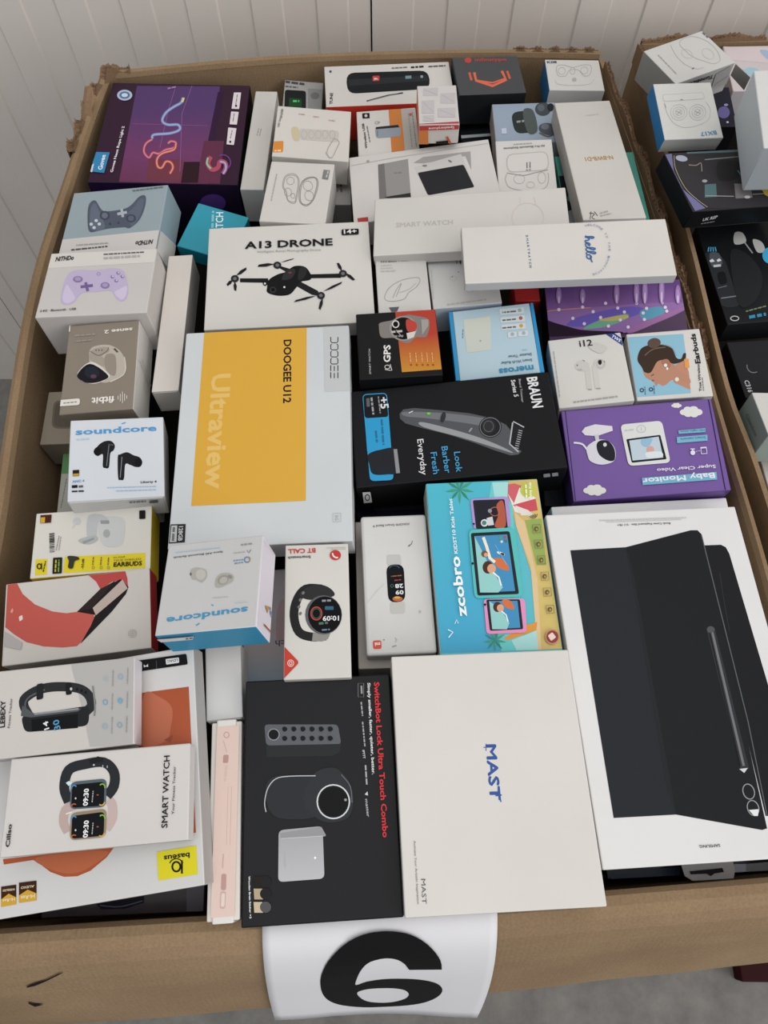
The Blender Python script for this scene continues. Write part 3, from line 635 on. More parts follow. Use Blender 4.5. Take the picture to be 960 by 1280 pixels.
# --- black earbuds
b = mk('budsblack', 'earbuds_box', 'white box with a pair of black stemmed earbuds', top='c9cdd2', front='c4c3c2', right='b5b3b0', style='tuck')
b.f(40, 390, 4.8).part('printed_earbuds', 'two black earbuds')
for pts in ([(372, 830), (392, 808), (410, 790), (440, 775), (475, 775), (497, 800), (490, 830), (470, 850), (462, 930), (440, 937), (425, 925), (425, 855), (395, 865), (373, 850)], [(515, 870), (530, 855), (570, 842), (610, 860), (645, 872), (662, 900), (650, 928), (620, 930), (590, 918), (560, 915), (552, 1000), (532, 1008), (517, 995)]): b.done().part('printed_earbud').poly(pts, '26272b', smooth=True)
b.ell(392, 835, 20, 24, '191a1d', 20).ell(638, 902, 20, 24, '191a1d', 20).line([(462, 800), (448, 925)], 5, '6d6f76').line([(540, 870), (530, 995)], 4, '85878d').line([(458, 795), (490, 800)], 6, '4b4d53')
b.done().part('lettering', 'blue and dark lettering').text('soundcore', (262, 738), (748, 712), 36, '4a8fc4', .035).line([(538, 672), (562, 664)], 6, '4a8fc4').bars((268, 772), (345, 766), 9, 'a9bfd0', 3)
b.text('Liberty 4', (652, 1028), (748, 1024), 13, '2b2c30', .02).bars((452, 1058), (748, 1050), 6, '93b2cc', 4).bars((505, 1078), (748, 1070), 6, '93b2cc', 5)
b.poly([(245, 950), (284, 948), (284, 985), (245, 987)], '2c2420').poly([(247, 972), (282, 970), (283, 984), (246, 986)], 'b58a2e').text('ANC 4', (243, 1026), (315, 1020), 14, '4a8fc4', .02).rr((240, 1041), (274, 1039), (274, 1056), (240, 1058), '222326').bars((282, 1056), (312, 1053), 13, '56585c', 3).bars((240, 1083), (312, 1080), 9, '33353a', 6).done()
b.on('front').part('lettering').bars((585, 1140), (685, 1132), 9, '77777a', 4).bars((705, 1140), (760, 1135), 16, '55555a', 5).done()

# --- yellow banded earbuds
b = mk('yellow', 'earbuds_box', 'white and yellow box of white in-ear earbuds with a barcode', top='cfccc4', front='c9a92a', right='b9a12c', left='c2ab30')
b.f(0, 620, 4.571).part('yellow_band').poly([(205, 362), (272, 360), (268, 450), (200, 455)], 'd3c128').poly([(370, 348), (832, 325), (830, 412), (362, 442)], 'd3c128').done()
b.part('printed_earbuds', 'white earbuds and case')
b.poly([(560, 150), (600, 120), (690, 122), (715, 160), (705, 260), (670, 290), (600, 285), (570, 240)], 'bfc0bf', smooth=True).poly([(500, 130), (530, 105), (590, 110), (620, 140), (560, 155), (550, 230), (500, 240)], 'b3b5b6', smooth=True)
b.poly([(450, 250), (540, 225), (560, 250), (520, 275), (470, 272)], 'a9abac', smooth=True).poly([(470, 262), (535, 238), (540, 248), (480, 275)], '8d8f90').ell(610, 215, 20, 24, '9fa1a2').ell(440, 145, 22, 20, 'babbbb').line([(430, 155), (415, 185)], 8, 'c4c4c2').rr((575, 140), (625, 140), (625, 160), (575, 160), '8e9092', .3).done()
b.part('lettering', 'barcode and dark lettering')
rn = random.Random(5)
for i in range(16): b.line([(282 + i * .2, 218 + i * 7), (312 + i * .1, 214 + i * 7)], rn.choice((2, 3, 5)), '3a3a3a')
b.bars((325, 312), (342, 230), 5, '8b8a86', 4).bars((340, 312), (352, 235), 4, '8b8a86', 6)
b.poly([(233, 112), (297, 108), (293, 154), (232, 158)], '5c2f22').poly([(235, 125), (260, 123), (258, 155), (234, 157)], 'c79a35').rr((797, 85), (832, 83), (832, 132), (797, 134), '2a2222', .15)
b.rr((305, 355), (358, 352), (355, 444), (301, 447), '2c2b20', .1).bars((322, 436), (326, 366), 8, 'c0b23a', 3).bars((340, 436), (343, 366), 8, '6f9a4a', 5)
b.ring(226, 404, 11, 14, 6, '20201c').line([(240, 385), (240, 422)], 5, '20201c').bars((252, 436), (266, 375), 6, '33321f', 7)
b.text('EARBUDS', (650, 406), (812, 397), 24, '1f1f16', .04).text('TRUE WIRELESS', (650, 377), (808, 366), 11, '6a6322').text('IN-EAR', (650, 359), (718, 353), 9, '6a6322').text('-55dB', (478, 420), (484, 360), 12, '22221a', .02)
for x in (535, 580, 622): b.ring(x, 412, 7, 7, 2, '5a5420').bars((x, 398), (x + 4, 352), 6, '6b6526', x)
b.poly([(388, 352), (400, 345), (445, 350), (455, 365), (430, 375), (418, 415), (392, 412), (396, 375)], '46443c', smooth=True).done()

# --- red band
b = mk('redband', 'fitness_band_box', 'white box with a coral red band and its slim black tracker', top='c6c1bb', front='b5b0ab', right='9c2f30', left='c9c6c2')
b.f(0, 620, 4.571).part('printed_band', 'coral red wristband')
b.poly([(45, 492), (92, 488), (130, 560), (200, 620), (300, 660), (380, 670), (440, 662), (520, 650), (540, 690), (500, 800), (440, 858), (360, 866), (250, 860), (150, 835), (80, 790), (30, 750)], blend('b45248', 'c25a50', 0, -.08, .05), smooth=False)
b.poly([(500, 448), (715, 425), (728, 470), (732, 520), (690, 480), (640, 490), (575, 535), (550, 490)], 'b14440', smooth=False)
b.poly([(575, 530), (690, 475), (735, 520), (720, 560), (640, 660), (460, 845), (520, 740), (545, 680), (440, 662)], '2a2526', smooth=False).poly([(530, 640), (700, 478), (730, 528), (548, 682)], 'b8a89f', smooth=False).poly([(440, 662), (575, 532), (660, 484), (520, 645)], '3a3030')
b.rr((108, 690), (128, 680), (132, 705), (112, 718), 'd9cfc6', .3).poly([(60, 660), (72, 640), (78, 655), (68, 672)], 'd2968c').done()
b.part('lettering', 'dotted mark')
for dx, dy in [(i, j) for i in range(-2, 3) for j in range(-2, 3) if abs(i) + abs(j) < 4]: b.ell(758 + dx * 11, 787 + dy * 10, 2.4, 2.4, '3a3836', n=8)
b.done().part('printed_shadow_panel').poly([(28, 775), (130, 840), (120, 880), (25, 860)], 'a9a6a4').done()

# --- black fitness tracker, left edge
b = mk('lebexy', 'fitness_tracker_box', 'white box with a black fitness tracker showing 14 30, left edge', top='c2bdb8', front='a9a4a0', right='dad7da')  # paler right side: light from the right put into its colour
b.f(0, 820, 5.333).part('grey_panel').poly([(470, 45), (900, 0), (900, 600), (600, 605), (560, 400)], 'a9a7a4').done()
b.part('printed_tracker', 'black wristband tracker')
b.line([(190, 390), (160, 330), (170, 280), (260, 225), (380, 205), (520, 215), (590, 260), (610, 330), (560, 380)], 62, '35373a', smooth=True)
b.line([(180, 370), (168, 320), (200, 270), (300, 225)], 10, '505356', smooth=True)
b.rr((140, 400), (600, 330), (590, 465), (165, 510), '2b2d30', .35).poly([(210, 425), (520, 385), (520, 480), (215, 505)], '17181b').poly([(150, 330), (230, 385), (545, 350), (520, 370), (205, 410), (140, 400)], '4c4f53').line([(230, 388), (525, 352)], 12, '85888c')
b.rr((440, 180), (480, 175), (480, 255), (440, 262), '232529', .3).ell(475, 220, 8, 10, 'b9bbbc')
for x, y in ((515, 222), (545, 232), (573, 243)): b.ell(x, y, 7, 10, '1a1b1d', 20)
b.line([(620, 200), (635, 330), (630, 400)], 12, '7c7c7b', smooth=True).rr((245, 190), (290, 180), (290, 285), (245, 295), '2a2c2f', .3).done()
b.part('lettering', 'dark and blue lettering').text('14', (330, 485), (320, 432), 34, 'd8dbe0', .02).text('30', (405, 487), (392, 420), 42, '4d8fb4', .02)
b.text('LEBEXY', (34, 475), (38, 295), 32, '2b2c2e', .03).text('Fitness Tracker', (68, 480), (85, 282), 16, '55565a', .01)
for i, (x, y) in enumerate(((708, 152), (806, 138), (704, 308), (804, 298), (702, 468), (800, 460))): b.ring(x, y, 14, 16, 5, ('9fb0b8', '7fa6bd', '5b98b8', '6aa0bb', '87a9bb', '7299ae')[i]); b.bars((x + 48, y + 50), (x + 52, y - 60), 6, '8b8a88', i)
b.ell(804, 300, 10, 12, '6f9fba').done()

# --- headphones box under the two watch boxes
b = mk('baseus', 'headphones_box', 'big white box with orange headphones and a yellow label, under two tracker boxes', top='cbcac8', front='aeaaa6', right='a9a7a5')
b.f(0, 800, 3).part('printed_headphones', 'orange headphone picture')
b.poly([(520, 200), (708, 175), (735, 722), (640, 745), (520, 600)], blend('a8563a', 'a04c2c', 1, -.05, .1)).poly([(540, 205), (600, 215), (645, 255), (640, 330), (620, 380), (530, 390)], 'b2674c', smooth=True).poly([(615, 375), (650, 355), (640, 385)], '8d4630')
b.poly([(12, 822), (430, 775), (400, 815), (340, 865), (290, 886), (240, 888), (190, 870), (150, 840), (125, 825), (15, 842)], 'a5502f', smooth=False).poly([(140, 815), (400, 790), (340, 850), (270, 876), (190, 860)], 'b0613f', smooth=True).done()
b.part('yellow_label').poly([(588, 795), (736, 770), (742, 878), (595, 902)], 'd2c81e').done()
for x, y, w in ((5, 925, 57), (72, 910, 66)): b.part('gold_label').poly([(x, y), (x + w, y - 8), (x + w, y + 66), (x, y + 76)], '4e2c1c').poly([(x, y + 48), (x + w / 2, y + 26), (x + w, y + 40), (x + w, y + 66), (x, y + 76)], 'c89c30').done()
b.part('lettering', 'dark lettering, upside down').text('baseus', (712, 797), (615, 810), 20, '1f1e10', .03).ring(662, 850, 15, 18, 7, '1f1e10').line([(683, 826), (683, 876)], 7, '1f1e10').ring(662, 846, 26, 26, 4, '1f1e10', a0=200, a1=340)
b.text('Hi-Res', (132, 952), (80, 960), 14, 'e4d9b8', .02).text('AUDIO', (130, 918), (80, 925), 9, 'e4d9b8', .01).text('Hi-Res', (58, 965), (12, 972), 12, 'e4d9b8', .02).text('WIRELESS', (58, 930), (12, 936), 8, 'e4d9b8', .01)
b.rr((500, 80), (700, 52), (705, 92), (500, 122), '1e1e20', .15).rr((622, 72), (672, 66), (673, 86), (624, 93), 'd0d0ce', .2).text('LDAC', (668, 71), (627, 77), 9, '1e1e20', .01)
b.poly([(556, 90), (548, 98), (540, 92), (541, 104), (549, 100), (557, 102)], 'd0d0ce').line([(587, 78), (589, 108)], 1.5, '5a5a5c').done()
b = mk('darkunder', 'dark_box', 'flat dark printed box half hidden under the big headphones box', top='4a4146', front='2a2428', coat=.3)
b.f(0, 800, 3).part('printed_picture').poly([(360, 990), (540, 960), (540, 985), (470, 1008), (380, 1010)], '2a2a3a').line([(375, 995), (450, 1000), (535, 978)], 4, '6a6a80', smooth=True).poly([(700, 920), (772, 912), (772, 1050), (700, 1050)], '6c6a70').done()

# --- two watches
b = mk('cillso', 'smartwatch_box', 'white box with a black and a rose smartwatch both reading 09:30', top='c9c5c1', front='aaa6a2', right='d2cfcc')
b.f(0, 930, 4).part('printed_watches', 'black watch above a rose watch')
b.line([(340, 440), (318, 390), (330, 330), (375, 305)], 46, 'b09c96', smooth=True).line([(530, 425), (562, 370), (560, 300), (540, 280)], 46, 'b9a5a0', smooth=True).line([(330, 350), (360, 340)], 6, 'dad7d2')
b.line([(345, 290), (322, 220), (345, 130), (430, 100), (520, 92), (570, 140), (570, 210), (535, 260)], 50, '33363a', smooth=True)
b.poly([(445, 80), (490, 62), (518, 70), (515, 90), (450, 100)], '26282b').ell(470, 105, 5, 5, 'aeb0b0').line([(515, 105), (515, 118)], 4, 'aeb0b0').line([(537, 108), (537, 120)], 4, 'aeb0b0').poly([(330, 195), (345, 185), (365, 192), (345, 210)], 'c5d5dc')
for y0, rim in ((0, '4d5a62'), (155, '8c7a62')):
    b.rr((355, 190 + y0), (535, 172 + y0 * .97), (530, 315 + y0 * .97), (350, 328 + y0 * 1.0), rim, .22).rr((362, 205 + y0), (524, 188 + y0 * .97), (520, 308 + y0 * .97), (357, 320 + y0), '17181c', .2)
    b.ring(372, 225 + y0, 14, 18, 6, '3e86b8', a0=170, a1=320).ring(512, 218 + y0, 14, 18, 6, '7fae3c', a0=220, a1=370).ring(508, 290 + y0, 16, 16, 6, 'c9a23c', a0=0, a1=130).ring(372, 310 + y0, 12, 10, 6, 'b0552e', a0=180, a1=320)
b.done().part('lettering', 'black lettering')
for y0 in (0, 159): b.text('09:30', (440, 308 + y0), (446, 222 + y0), 24, 'e6e6e6', .03).bars((465, 292 + y0), (470, 235 + y0), 5, 'a5a5a5', 4).ell(380, 272 + y0, 4, 5, 'c9c9c9').ell(490, 255 + y0, 6, 3, 'a0563c')
b.text('SMART WATCH', (838, 418), (850, 58), 30, '262628', .03).text('Your Fitness Tracker', (872, 352), (880, 112), 13, '3e3e40', .008).text('Cillso', (50, 515), (62, 400), 20, '2a2a2c', .03).done()

# --- small white and pink slim boxes
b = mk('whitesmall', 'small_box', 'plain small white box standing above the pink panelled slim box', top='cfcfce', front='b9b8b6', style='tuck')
b = mk('pinkslim', 'pen_box', 'slim white box with a pale pink panel, beside the black lock box', top='dad6d0', front='cfc9c2', right='d5d1cb', style='sleeve', tray='d8d3cc')
b.f(240, 840, 3.4286).part('pink_panel').poly([(108, 235), (203, 228), (182, 1045), (80, 1055)], 'd6beb4').done()
b.part('printed_pen', 'faint pen drawing and soft lettering').line([(155, 490), (148, 740)], 2, 'b9a69c').line([(170, 490), (163, 740)], 2, 'b9a69c').rr((135, 355), (158, 355), (155, 390), (132, 390), 'b08c84', .3).ring(148, 270, 11, 12, 3, 'b08c84').line([(135, 295), (150, 345)], 3, 'bfa59b')
b.rr((127, 865), (148, 865), (146, 935), (124, 935), 'b48f8a', .45).rr((123, 940), (146, 940), (142, 1015), (120, 1015), 'c4a59c', .45).rr((127, 948), (142, 948), (139, 1006), (124, 1006), 'd9c8be', .45).line([(135, 780), (132, 840)], 4, 'bfa59b').bars((146, 470), (154, 400), 8, 'cdb8ae', 3).done()

# --- door lock box
b = mk('lock', 'door_lock_box', 'black box with a keypad and round door lock, red lettering', top='232427', front='1a1a1d', right='18181a', left='1c1c1e', coat=.5, rough=.35)
b.f(240, 840, 3.4286).part('printed_keypad', 'grey keypad with round keys')
b.rr((310, 225), (625, 225), (640, 310), (318, 315), '54575c', .2).poly([(318, 315), (640, 308), (630, 345), (600, 360), (320, 365)], '36383b').ring(350, 268, 24, 24, 3, '8f9194').ell(350, 268, 21, 21, '1c1d20')
for i in range(6):
    for y in (246, 286): b.ell(397 + i * 39, y, 12, 12, '222326', n=14).ring(397 + i * 39, y, 11, 11, 2, '5a5c60', a0=20, a1=200)
b.done().part('printed_lock', 'round door lock with a silver ring')
b.rr((305, 445), (560, 440), (560, 630), (330, 632), '3a3c40', .42).poly([(520, 440), (600, 410), (650, 440), (685, 500), (690, 570), (660, 630), (560, 640), (480, 560)], '3d3f43', smooth=True)
b.line([(318, 600), (312, 560), (325, 500), (360, 458), (420, 447), (530, 445)], 4, 'b5b7b9', smooth=True).line([(640, 440), (678, 490), (686, 560)], 3, '6a6c70', smooth=True)
b.ell(606, 556, 74, 74, '222326').ring(606, 556, 69, 72, 6, 'c9cbcd').ell(606, 556, 60, 63, '17181a').ell(658, 548, 6, 6, '8a8c90').done()
b.part('printed_hub', 'silver square hub').rr((372, 678), (560, 660), (568, 885), (370, 900), blend('bcbcbf', '97979a', 1, -.09, -.02), .12).poly([(378, 690), (555, 664), (575, 700), (380, 712)], '8d8d90').line([(382, 714), (572, 702)], 2, 'c8c8ca').ell(528, 796, 5, 5, 'f0f0f0').bars((402, 838), (400, 768), 5, 'a5a5a8', 2).done()
for y, c in ((875, '2c2722'), (928, 'a8987c'), (985, 'bfae92')): b.part('printed_swatch').poly([(265, y), (302, y), (305, y + 46), (268, y + 46)], c).ell(316, y + 22, 24, 24, '2a2a2c' if y < 980 else '4a4a4c').done()
b.done().part('lettering', 'red title and white small lettering').text('SwitchBot Lock Ultra Touch Combo', (780, 45), (818, 710), 22, 'cf2f35', .04).text('Simply smaller, faster, quieter, better.', (752, 48), (772, 440), 12, 'd5d5d6', .025)
b.line([(712, 50), (736, 50), (736, 108), (712, 108)], 2, '7b7b7e', closed=True).bars((722, 60), (724, 100), 8, '8b8b8e', 2).bars((722, 130), (728, 190), 6, '9b9b9e', 3).bars((728, 215), (738, 320), 6, '9b9b9e', 4).text('IFTTT', (730, 336), (734, 372), 9, 'c5c5c6', .03).bars((740, 400), (746, 490), 7, 'a0a0a3', 5)
b.poly([(740, 525), (752, 512), (754, 530)], 'c5c5c6').text('matter', (742, 545), (750, 622), 12, 'b5b5b7', .01).text('Wooden Brain Sticker ×3', (243, 875), (248, 1055), 8, 'e2e2e2', .02).done()

# --- drawing tablet
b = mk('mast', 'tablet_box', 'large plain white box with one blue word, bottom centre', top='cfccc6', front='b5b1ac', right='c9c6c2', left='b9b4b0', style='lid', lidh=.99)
b.f(470, 790, 3.2).part('lettering', 'blue word and small grey words').text('MAST', (440, 452), (458, 672), 40, '2a4f94', .06).line([(488, 632), (500, 680)], 5, '2a4f94').line([(440, 447), (440, 475)], 3, '2a4f94').line([(430, 462), (450, 460)], 3, '2a4f94').line([(478, 655), (503, 652)], 5, '2a4f94')
b.text('MAST', (180, 988), (185, 1088), 18, '55555a', .0).text('Activate Your Artistic Inspiration', (150, 835), (165, 1088), 9, '6e6e70', .005).done()

# --- keyboard case
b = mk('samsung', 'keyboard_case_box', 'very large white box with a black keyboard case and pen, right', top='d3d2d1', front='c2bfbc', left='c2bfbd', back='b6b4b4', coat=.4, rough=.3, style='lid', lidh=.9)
b.f(670, 620, 3.31).part('printed_case', 'charcoal keyboard case')
H5 = lambda x, y: (165.5 + x * .8275, 860.6 + y * .8275)    # second close view -> this frame
b.poly([(680, 205), (765, 202), (785, 212), (800, 240), (1120, 1324), (950, 1324)], '232427')
b.poly([(142, 225), (372, 212), H5(500, 553), H5(188, 570)], '2e3236').poly([(372, 212), (640, 142), (668, 142), (684, 158), H5(955, 622), H5(930, 630), H5(500, 553)], '242629')
b.line([(684, 160), H5(860, 90), H5(955, 560)], 4, '55575b').line([(760, 320), (775, 420), (800, 560)], 3, '3c3e42', smooth=True).poly([(375, 215), (405, 330), H5(500, 553), H5(450, 400)], '2b2e32').done()
b.part('printed_pen', 'dark grey pen').line([(722, 550), H5(845, 330)], 34, '3e3f43').line([(728, 560), H5(838, 310)], 10, '68696d').line([(716, 560), H5(820, 310)], 4, '1b1c1e').ell(722, 553, 16, 14, '47484c').poly([H5(815, 325), H5(858, 320), H5(840, 345)], 'c5c5c6').done()
b.part('printed_camera', 'two camera rings').ring(*H5(862, 438), 23, 32, 4, '8d8f93', a=-20).ring(*H5(884, 520), 23, 32, 4, '8d8f93', a=-20).poly([H5(862, 530), H5(912, 526), H5(908, 560), H5(890, 560)], 'd8d8d8').done()
b.part('lettering', 'grey lettering, upside down').text('SAMSUNG', H5(718, 700), H5(616, 706), 12, '4a4b50', .03).text('Book Cover Keyboard Slim · S11 FE+', (554, 110), (335, 117), 8, '2c2c2e', .01).bars((622, 88), (262, 100), 4, 'b5b5b4', 3).bars((600, 96), (290, 107), 3, 'b5b5b4', 4).done()
b = mk('samunder', 'keyboard_case_box', 'white box lying underneath the very large keyboard case box', top='cfcdcf', front='b9b6b5')
# --- hang tab and dark packs below it
b = mk('frontdark', 'dark_box', 'glossy dark blue box under the front edge of the keyboard case box', top='262b36', front='15161b', coat=.7, rough=.2)
b.f(720, 880, 4).part('printed_picture').poly([(160, 838), (520, 815), (520, 860), (180, 885)], '3a4558').poly([(790, 800), (850, 800), (850, 845), (790, 845)], 'b9bccb').poly([(850, 800), (960, 790), (960, 840), (850, 846)], '8d9093').poly([(140, 925), (560, 910), (560, 935), (140, 955)], '4a2428').done()

# --- kids tablet
b = mk('kids', 'kids_tablet_box', 'turquoise beach themed box with three kids tablets, sideways', top='4fb0bd', front='4aa0a8', left='c5cfcc', back='45a3ab', coat=.35, rough=.35)
b.f(510, 590, 4.8).part('printed_beach', 'sea, sand, parasol and palms')
b.poly([(105, 70), (500, 60), (420, 500), (560, 1075), (200, 1085)], blend('3c9cc2', '49aec0', 1, -.1, .1)).poly([(500, 62), (620, 60), (640, 400), (700, 1070), (560, 1075), (430, 500)], '62c0bf').poly([(505, 62), (600, 60), (600, 150), (520, 160)], '9ccfce')
b.poly([(600, 55), (782, 42), (925, 1060), (780, 1068), (745, 620), (640, 300)], blend('b98a52', 'c9b46a', 0, .0, .07, noise=.03)).poly([(640, 240), (700, 300), (775, 640), (800, 1066), (775, 1068), (735, 560), (650, 330)], 'd2b78c').poly([(700, 290), (800, 280), (830, 560), (770, 560)], '8fa455').poly([(570, 1000), (700, 920), (775, 900), (770, 950), (600, 1010)], 'd08e38').poly([(620, 1010), (770, 950), (780, 1068), (650, 1070)], '9fd0cf')
b.poly([(600, 75), (640, 70), (700, 90), (665, 190), (628, 205), (598, 150)], 'c55a63', smooth=False).poly([(598, 130), (640, 195), (760, 275), (640, 240)], 'd9d6d0').poly([(628, 200), (765, 160), (778, 230), (700, 245)], 'c04a55').poly([(668, 95), (720, 120), (768, 160), (632, 198)], 'dcd8d0').poly([(640, 200), (720, 230), (760, 262), (680, 262)], 'd5d0c8').ell(720, 110, 48, 45, 'b9bf4e')
for x, y, sc in ((310, 105, 1.0), (520, 1010, .8)):
    for k in range(9):
        a = math.radians(k * 40 + 10); L = 88 * sc
        b.poly([(x, y), (x + L * .5 * math.cos(a - .18), y + L * .5 * math.sin(a - .18)), (x + L * math.cos(a), y + L * math.sin(a)), (x + L * .5 * math.cos(a + .18), y + L * .5 * math.sin(a + .18))], '2f7f5a' if k % 2 else '3a9468')
b.done()
for nm, q, scr, col, lab in (('printed_tablet', ((372, 165), (600, 150), (618, 330), (392, 345)), ((388, 172), (578, 165), (598, 340), (408, 345)), 'a58ac4', 'tablet in a lilac frame with an astronaut picture'), ('printed_tablet', ((452, 765), (700, 762), (712, 965), (470, 975)), ((468, 768), (670, 766), (690, 945), (490, 955)), 'd888b4', 'tablet in a pink frame'),
                        ('printed_tablet', ((362, 350), (640, 335), (690, 750), (398, 762)), ((375, 370), (608, 358), (665, 735), (415, 745)), '4fb3b0', 'tablet in a turquoise frame')):
    b.part(nm, lab).rr(*q, col, .12).rr(*scr, '2e3036', .06)
    cx = sum(p[0] for p in scr) / 4; cy = sum(p[1] for p in scr) / 4
    inn = [(cx + (p[0] - cx) * .84, cy + (p[1] - cy) * .9) for p in scr]
    if col == 'a58ac4':
        b.poly(inn, '2c2c38').poly([(530, 200), (570, 180), (585, 325), (520, 330), (540, 260)], 'a8523a', smooth=True).ell(458, 308, 22, 22, 'd0d4d4').ell(456, 308, 14, 14, '3d7a6c').poly([(470, 280), (505, 270), (515, 320), (480, 325)], 'c5c8c9').ring(520, 240, 28, 26, 4, 'b06050').ell(490, 236, 12, 12, '8b8a92')
    else:
        k = 1 if col == '4fb3b0' else 0; b.poly(inn, '3a86b4')
        ox, oy, s_ = (478, 575, 1) if k else (535, 812, .8)
        b.poly([inn[3], inn[0] if k else inn[0], (ox + 20 * s_, oy + 10), (ox + 90 * s_, oy + 120 * s_), inn[2] if 0 else (inn[3][0] + 110 * s_, inn[3][1])], '8cc3c0')
        b.ell(ox, oy, 32 * s_, 38 * s_, '5c3a2e').ell(ox + 22 * s_, oy + 8 * s_, 26 * s_, 28 * s_, 'd29a78').poly([(ox + 35 * s_, oy - 50 * s_), (ox + 90 * s_, oy - 50 * s_), (ox + 125 * s_, oy), (ox + 115 * s_, oy + 20 * s_), (ox + 60 * s_, oy)], 'c9693a', smooth=True)
        b.line([(ox + 30 * s_, oy + 30 * s_), (ox + 65 * s_, oy + 60 * s_), (ox + 80 * s_, oy + 110 * s_)], 9 * s_, 'e2e6e4')
        if k: b.line([(450, 395), (470, 450), (490, 520), (520, 545)], 18, 'e2dcc4').ell(458, 495, 20, 20, '6b4632').ell(466, 500, 12, 12, 'd29a78').ell(555, 492, 26, 8, 'd9dde0', 20).ell(565, 496, 12, 6, '1c1c20', 20).line([(520, 440), (590, 560)], 4, '6fa8cc').ell(552, 400, 8, 8, '4d9a52').ell(580, 395, 8, 8, 'b0483c').ell(560, 422, 8, 8, 'c9c9c9').ell(585, 418, 8, 8, '3a7a48')
    b.done()
b.part('printed_icon')
for x, y in ((768, 345), (780, 437), (797, 532), (817, 630), (832, 725), (848, 828)): b.done().part('printed_icon').line([(x - 24, y - 24), (x + 22, y - 26), (x + 26, y + 22), (x - 20, y + 25)], 3, '6b5a34', closed=True).ell(x, y, 13, 14, '5a4a30').ell(x + 2, y + 2, 6, 7, 'a9904e')
b.done().part('printed_seal', 'round red seal').ell(862, 992, 42, 45, 'b58a68').ell(862, 992, 36, 38, '8a2f33').rr((835, 985), (862, 965), (885, 995), (855, 1018), 'd9cabc', .2)
for r_ in (8, 16, 24): b.ring(748, 258, r_, r_, 4, '4c3a28', a0=0, a1=150)
b.ell(393, 317, 6, 6, '14161c').ell(386, 554, 7, 7, '14161c').ell(460, 800, 7, 7, '14161c').done()
b.part('lettering', 'white lettering').text('zcobro', (350, 870), (305, 510), 56, 'e8eeee', .045).text('KIDST10 Kids Tablet', (296, 495), (262, 165), 20, 'dfe8e8', .02).line([(280, 915), (290, 890), (300, 912)], 4, 'dfe8e8').line([(238, 950), (268, 965), (242, 998)], 6, 'e2eaea').text('Funny Kids', (738, 165), (735, 70), 16, 'e8efdf', .03).bars((712, 160), (708, 80), 9, 'dfe8c8', 3).done()

# --- slim band and the box under it
b = mk('miband', 'fitness_band_box', 'scuffed white rounded box with a slim fitness band', top='cbcac8', front='b5b3b0', right='bdb9b3', left='c6c4c2', style='lid', lidh=.75, dirt=.1, tray='b9b7b4', bev=.003)
b.f(320, 630, 4).part('printed_band', 'slim band with a dark oval screen')
b.rr((652, 255), (722, 252), (728, 305), (655, 310), 'b5b5b0', .2).rr((670, 490), (745, 488), (745, 548), (672, 550), 'b5b5b0', .2).rr((650, 305), (738, 300), (748, 488), (662, 494), '15171d', .45).ring(692, 322, 24, 14, 3, '47607a', a0=180, a1=360).ell(708, 475, 26, 12, 'b05f33').ell(706, 468, 16, 6, 'd09a50').bars((728, 355), (675, 360), 5, '9a5a3a', 2).bars((725, 376), (690, 380), 6, '8c3a30', 3).ring(680, 410, 7, 7, 2, '3a7a68')
b.done().part('lettering', 'dark lettering, upside down').text('28', (735, 400), (695, 402), 20, 'd9dade', .03).text('09', (737, 432), (697, 434), 20, 'd9dade', .03).text('XIAOMI Smart Band 9', (768, 95), (585, 107), 11, '5a5a5c', .02).done()
b.part('red_badge').rr((584, 684), (626, 682), (628, 724), (586, 726), 'c44a34', .25).text('mi', (620, 692), (594, 694), 18, 'e8e0da', .03).done()
b.part('scuff_marks', 'dark scuffs on the lid').line([(765, 210), (778, 200), (782, 185)], 3, '55544f').line([(770, 205), (762, 213)], 4, '3a3935').line([(695, 670), (704, 680), (697, 690)], 4, 'a09e99').line([(680, 715), (702, 708)], 5, '8f8d88').line([(560, 490), (600, 440), (640, 400)], 1.5, 'b0aea9').ell(640, 680, 3, 3, '55544f').ell(820, 540, 5, 8, 'aaa8a4').done()
b = mk('miunder', 'small_box', 'plain greyish white box underneath the slim fitness band box', top='b3ada6', front='aaa49d')

# --- round smartwatch
b = mk('btcall', 'smartwatch_box', 'slim white box with a black round smartwatch and red phone sign', top='cbc9c3', front='b4b0ab', left='b8b4b0')
b.f(320, 630, 4).part('printed_watch', 'black round smartwatch')
b.line([(330, 425), (250, 425), (205, 480), (190, 560), (215, 640), (280, 665), (350, 660)], 44, '2e2e30', smooth=True).poly([(285, 645), (375, 640), (360, 675), (330, 688), (280, 685)], '86847f').poly([(215, 450), (290, 405), (360, 415), (390, 460), (270, 480)], '3a3a3c', smooth=True)
for x, y in ((236, 445), (222, 480), (215, 515), (222, 548)): b.ell(x, y, 7, 9, '6d6c6a', 30)
b.ell(338, 555, 92, 98, '55555a').ell(344, 555, 84, 92, '0f1013').ring(302, 548, 27, 32, 6, 'b43a3a').ring(302, 548, 20, 24, 3, '2f6a55').rr((345, 512), (388, 512), (388, 530), (345, 530), '2d5c78', .2).bars((330, 490), (375, 488), 10, '8a8a8e', 3).bars((315, 605), (360, 600), 12, '4a6a5a', 4).bars((330, 635), (370, 632), 8, '5d7a8a', 5).done()
b.part('lettering', 'red and dark lettering, upside down').text('10:09', (415, 560), (334, 562), 24, 'dcdce0', .02).text('BT CALL', (298, 222), (160, 228), 22, 'b5382f', .03).text('Smartwatch', (274, 259), (160, 264), 13, '35322f', .02).bars((448, 216), (352, 220), 3, 'a9a5a0', 3).bars((448, 224), (375, 228), 3, 'a9a5a0', 4).done()
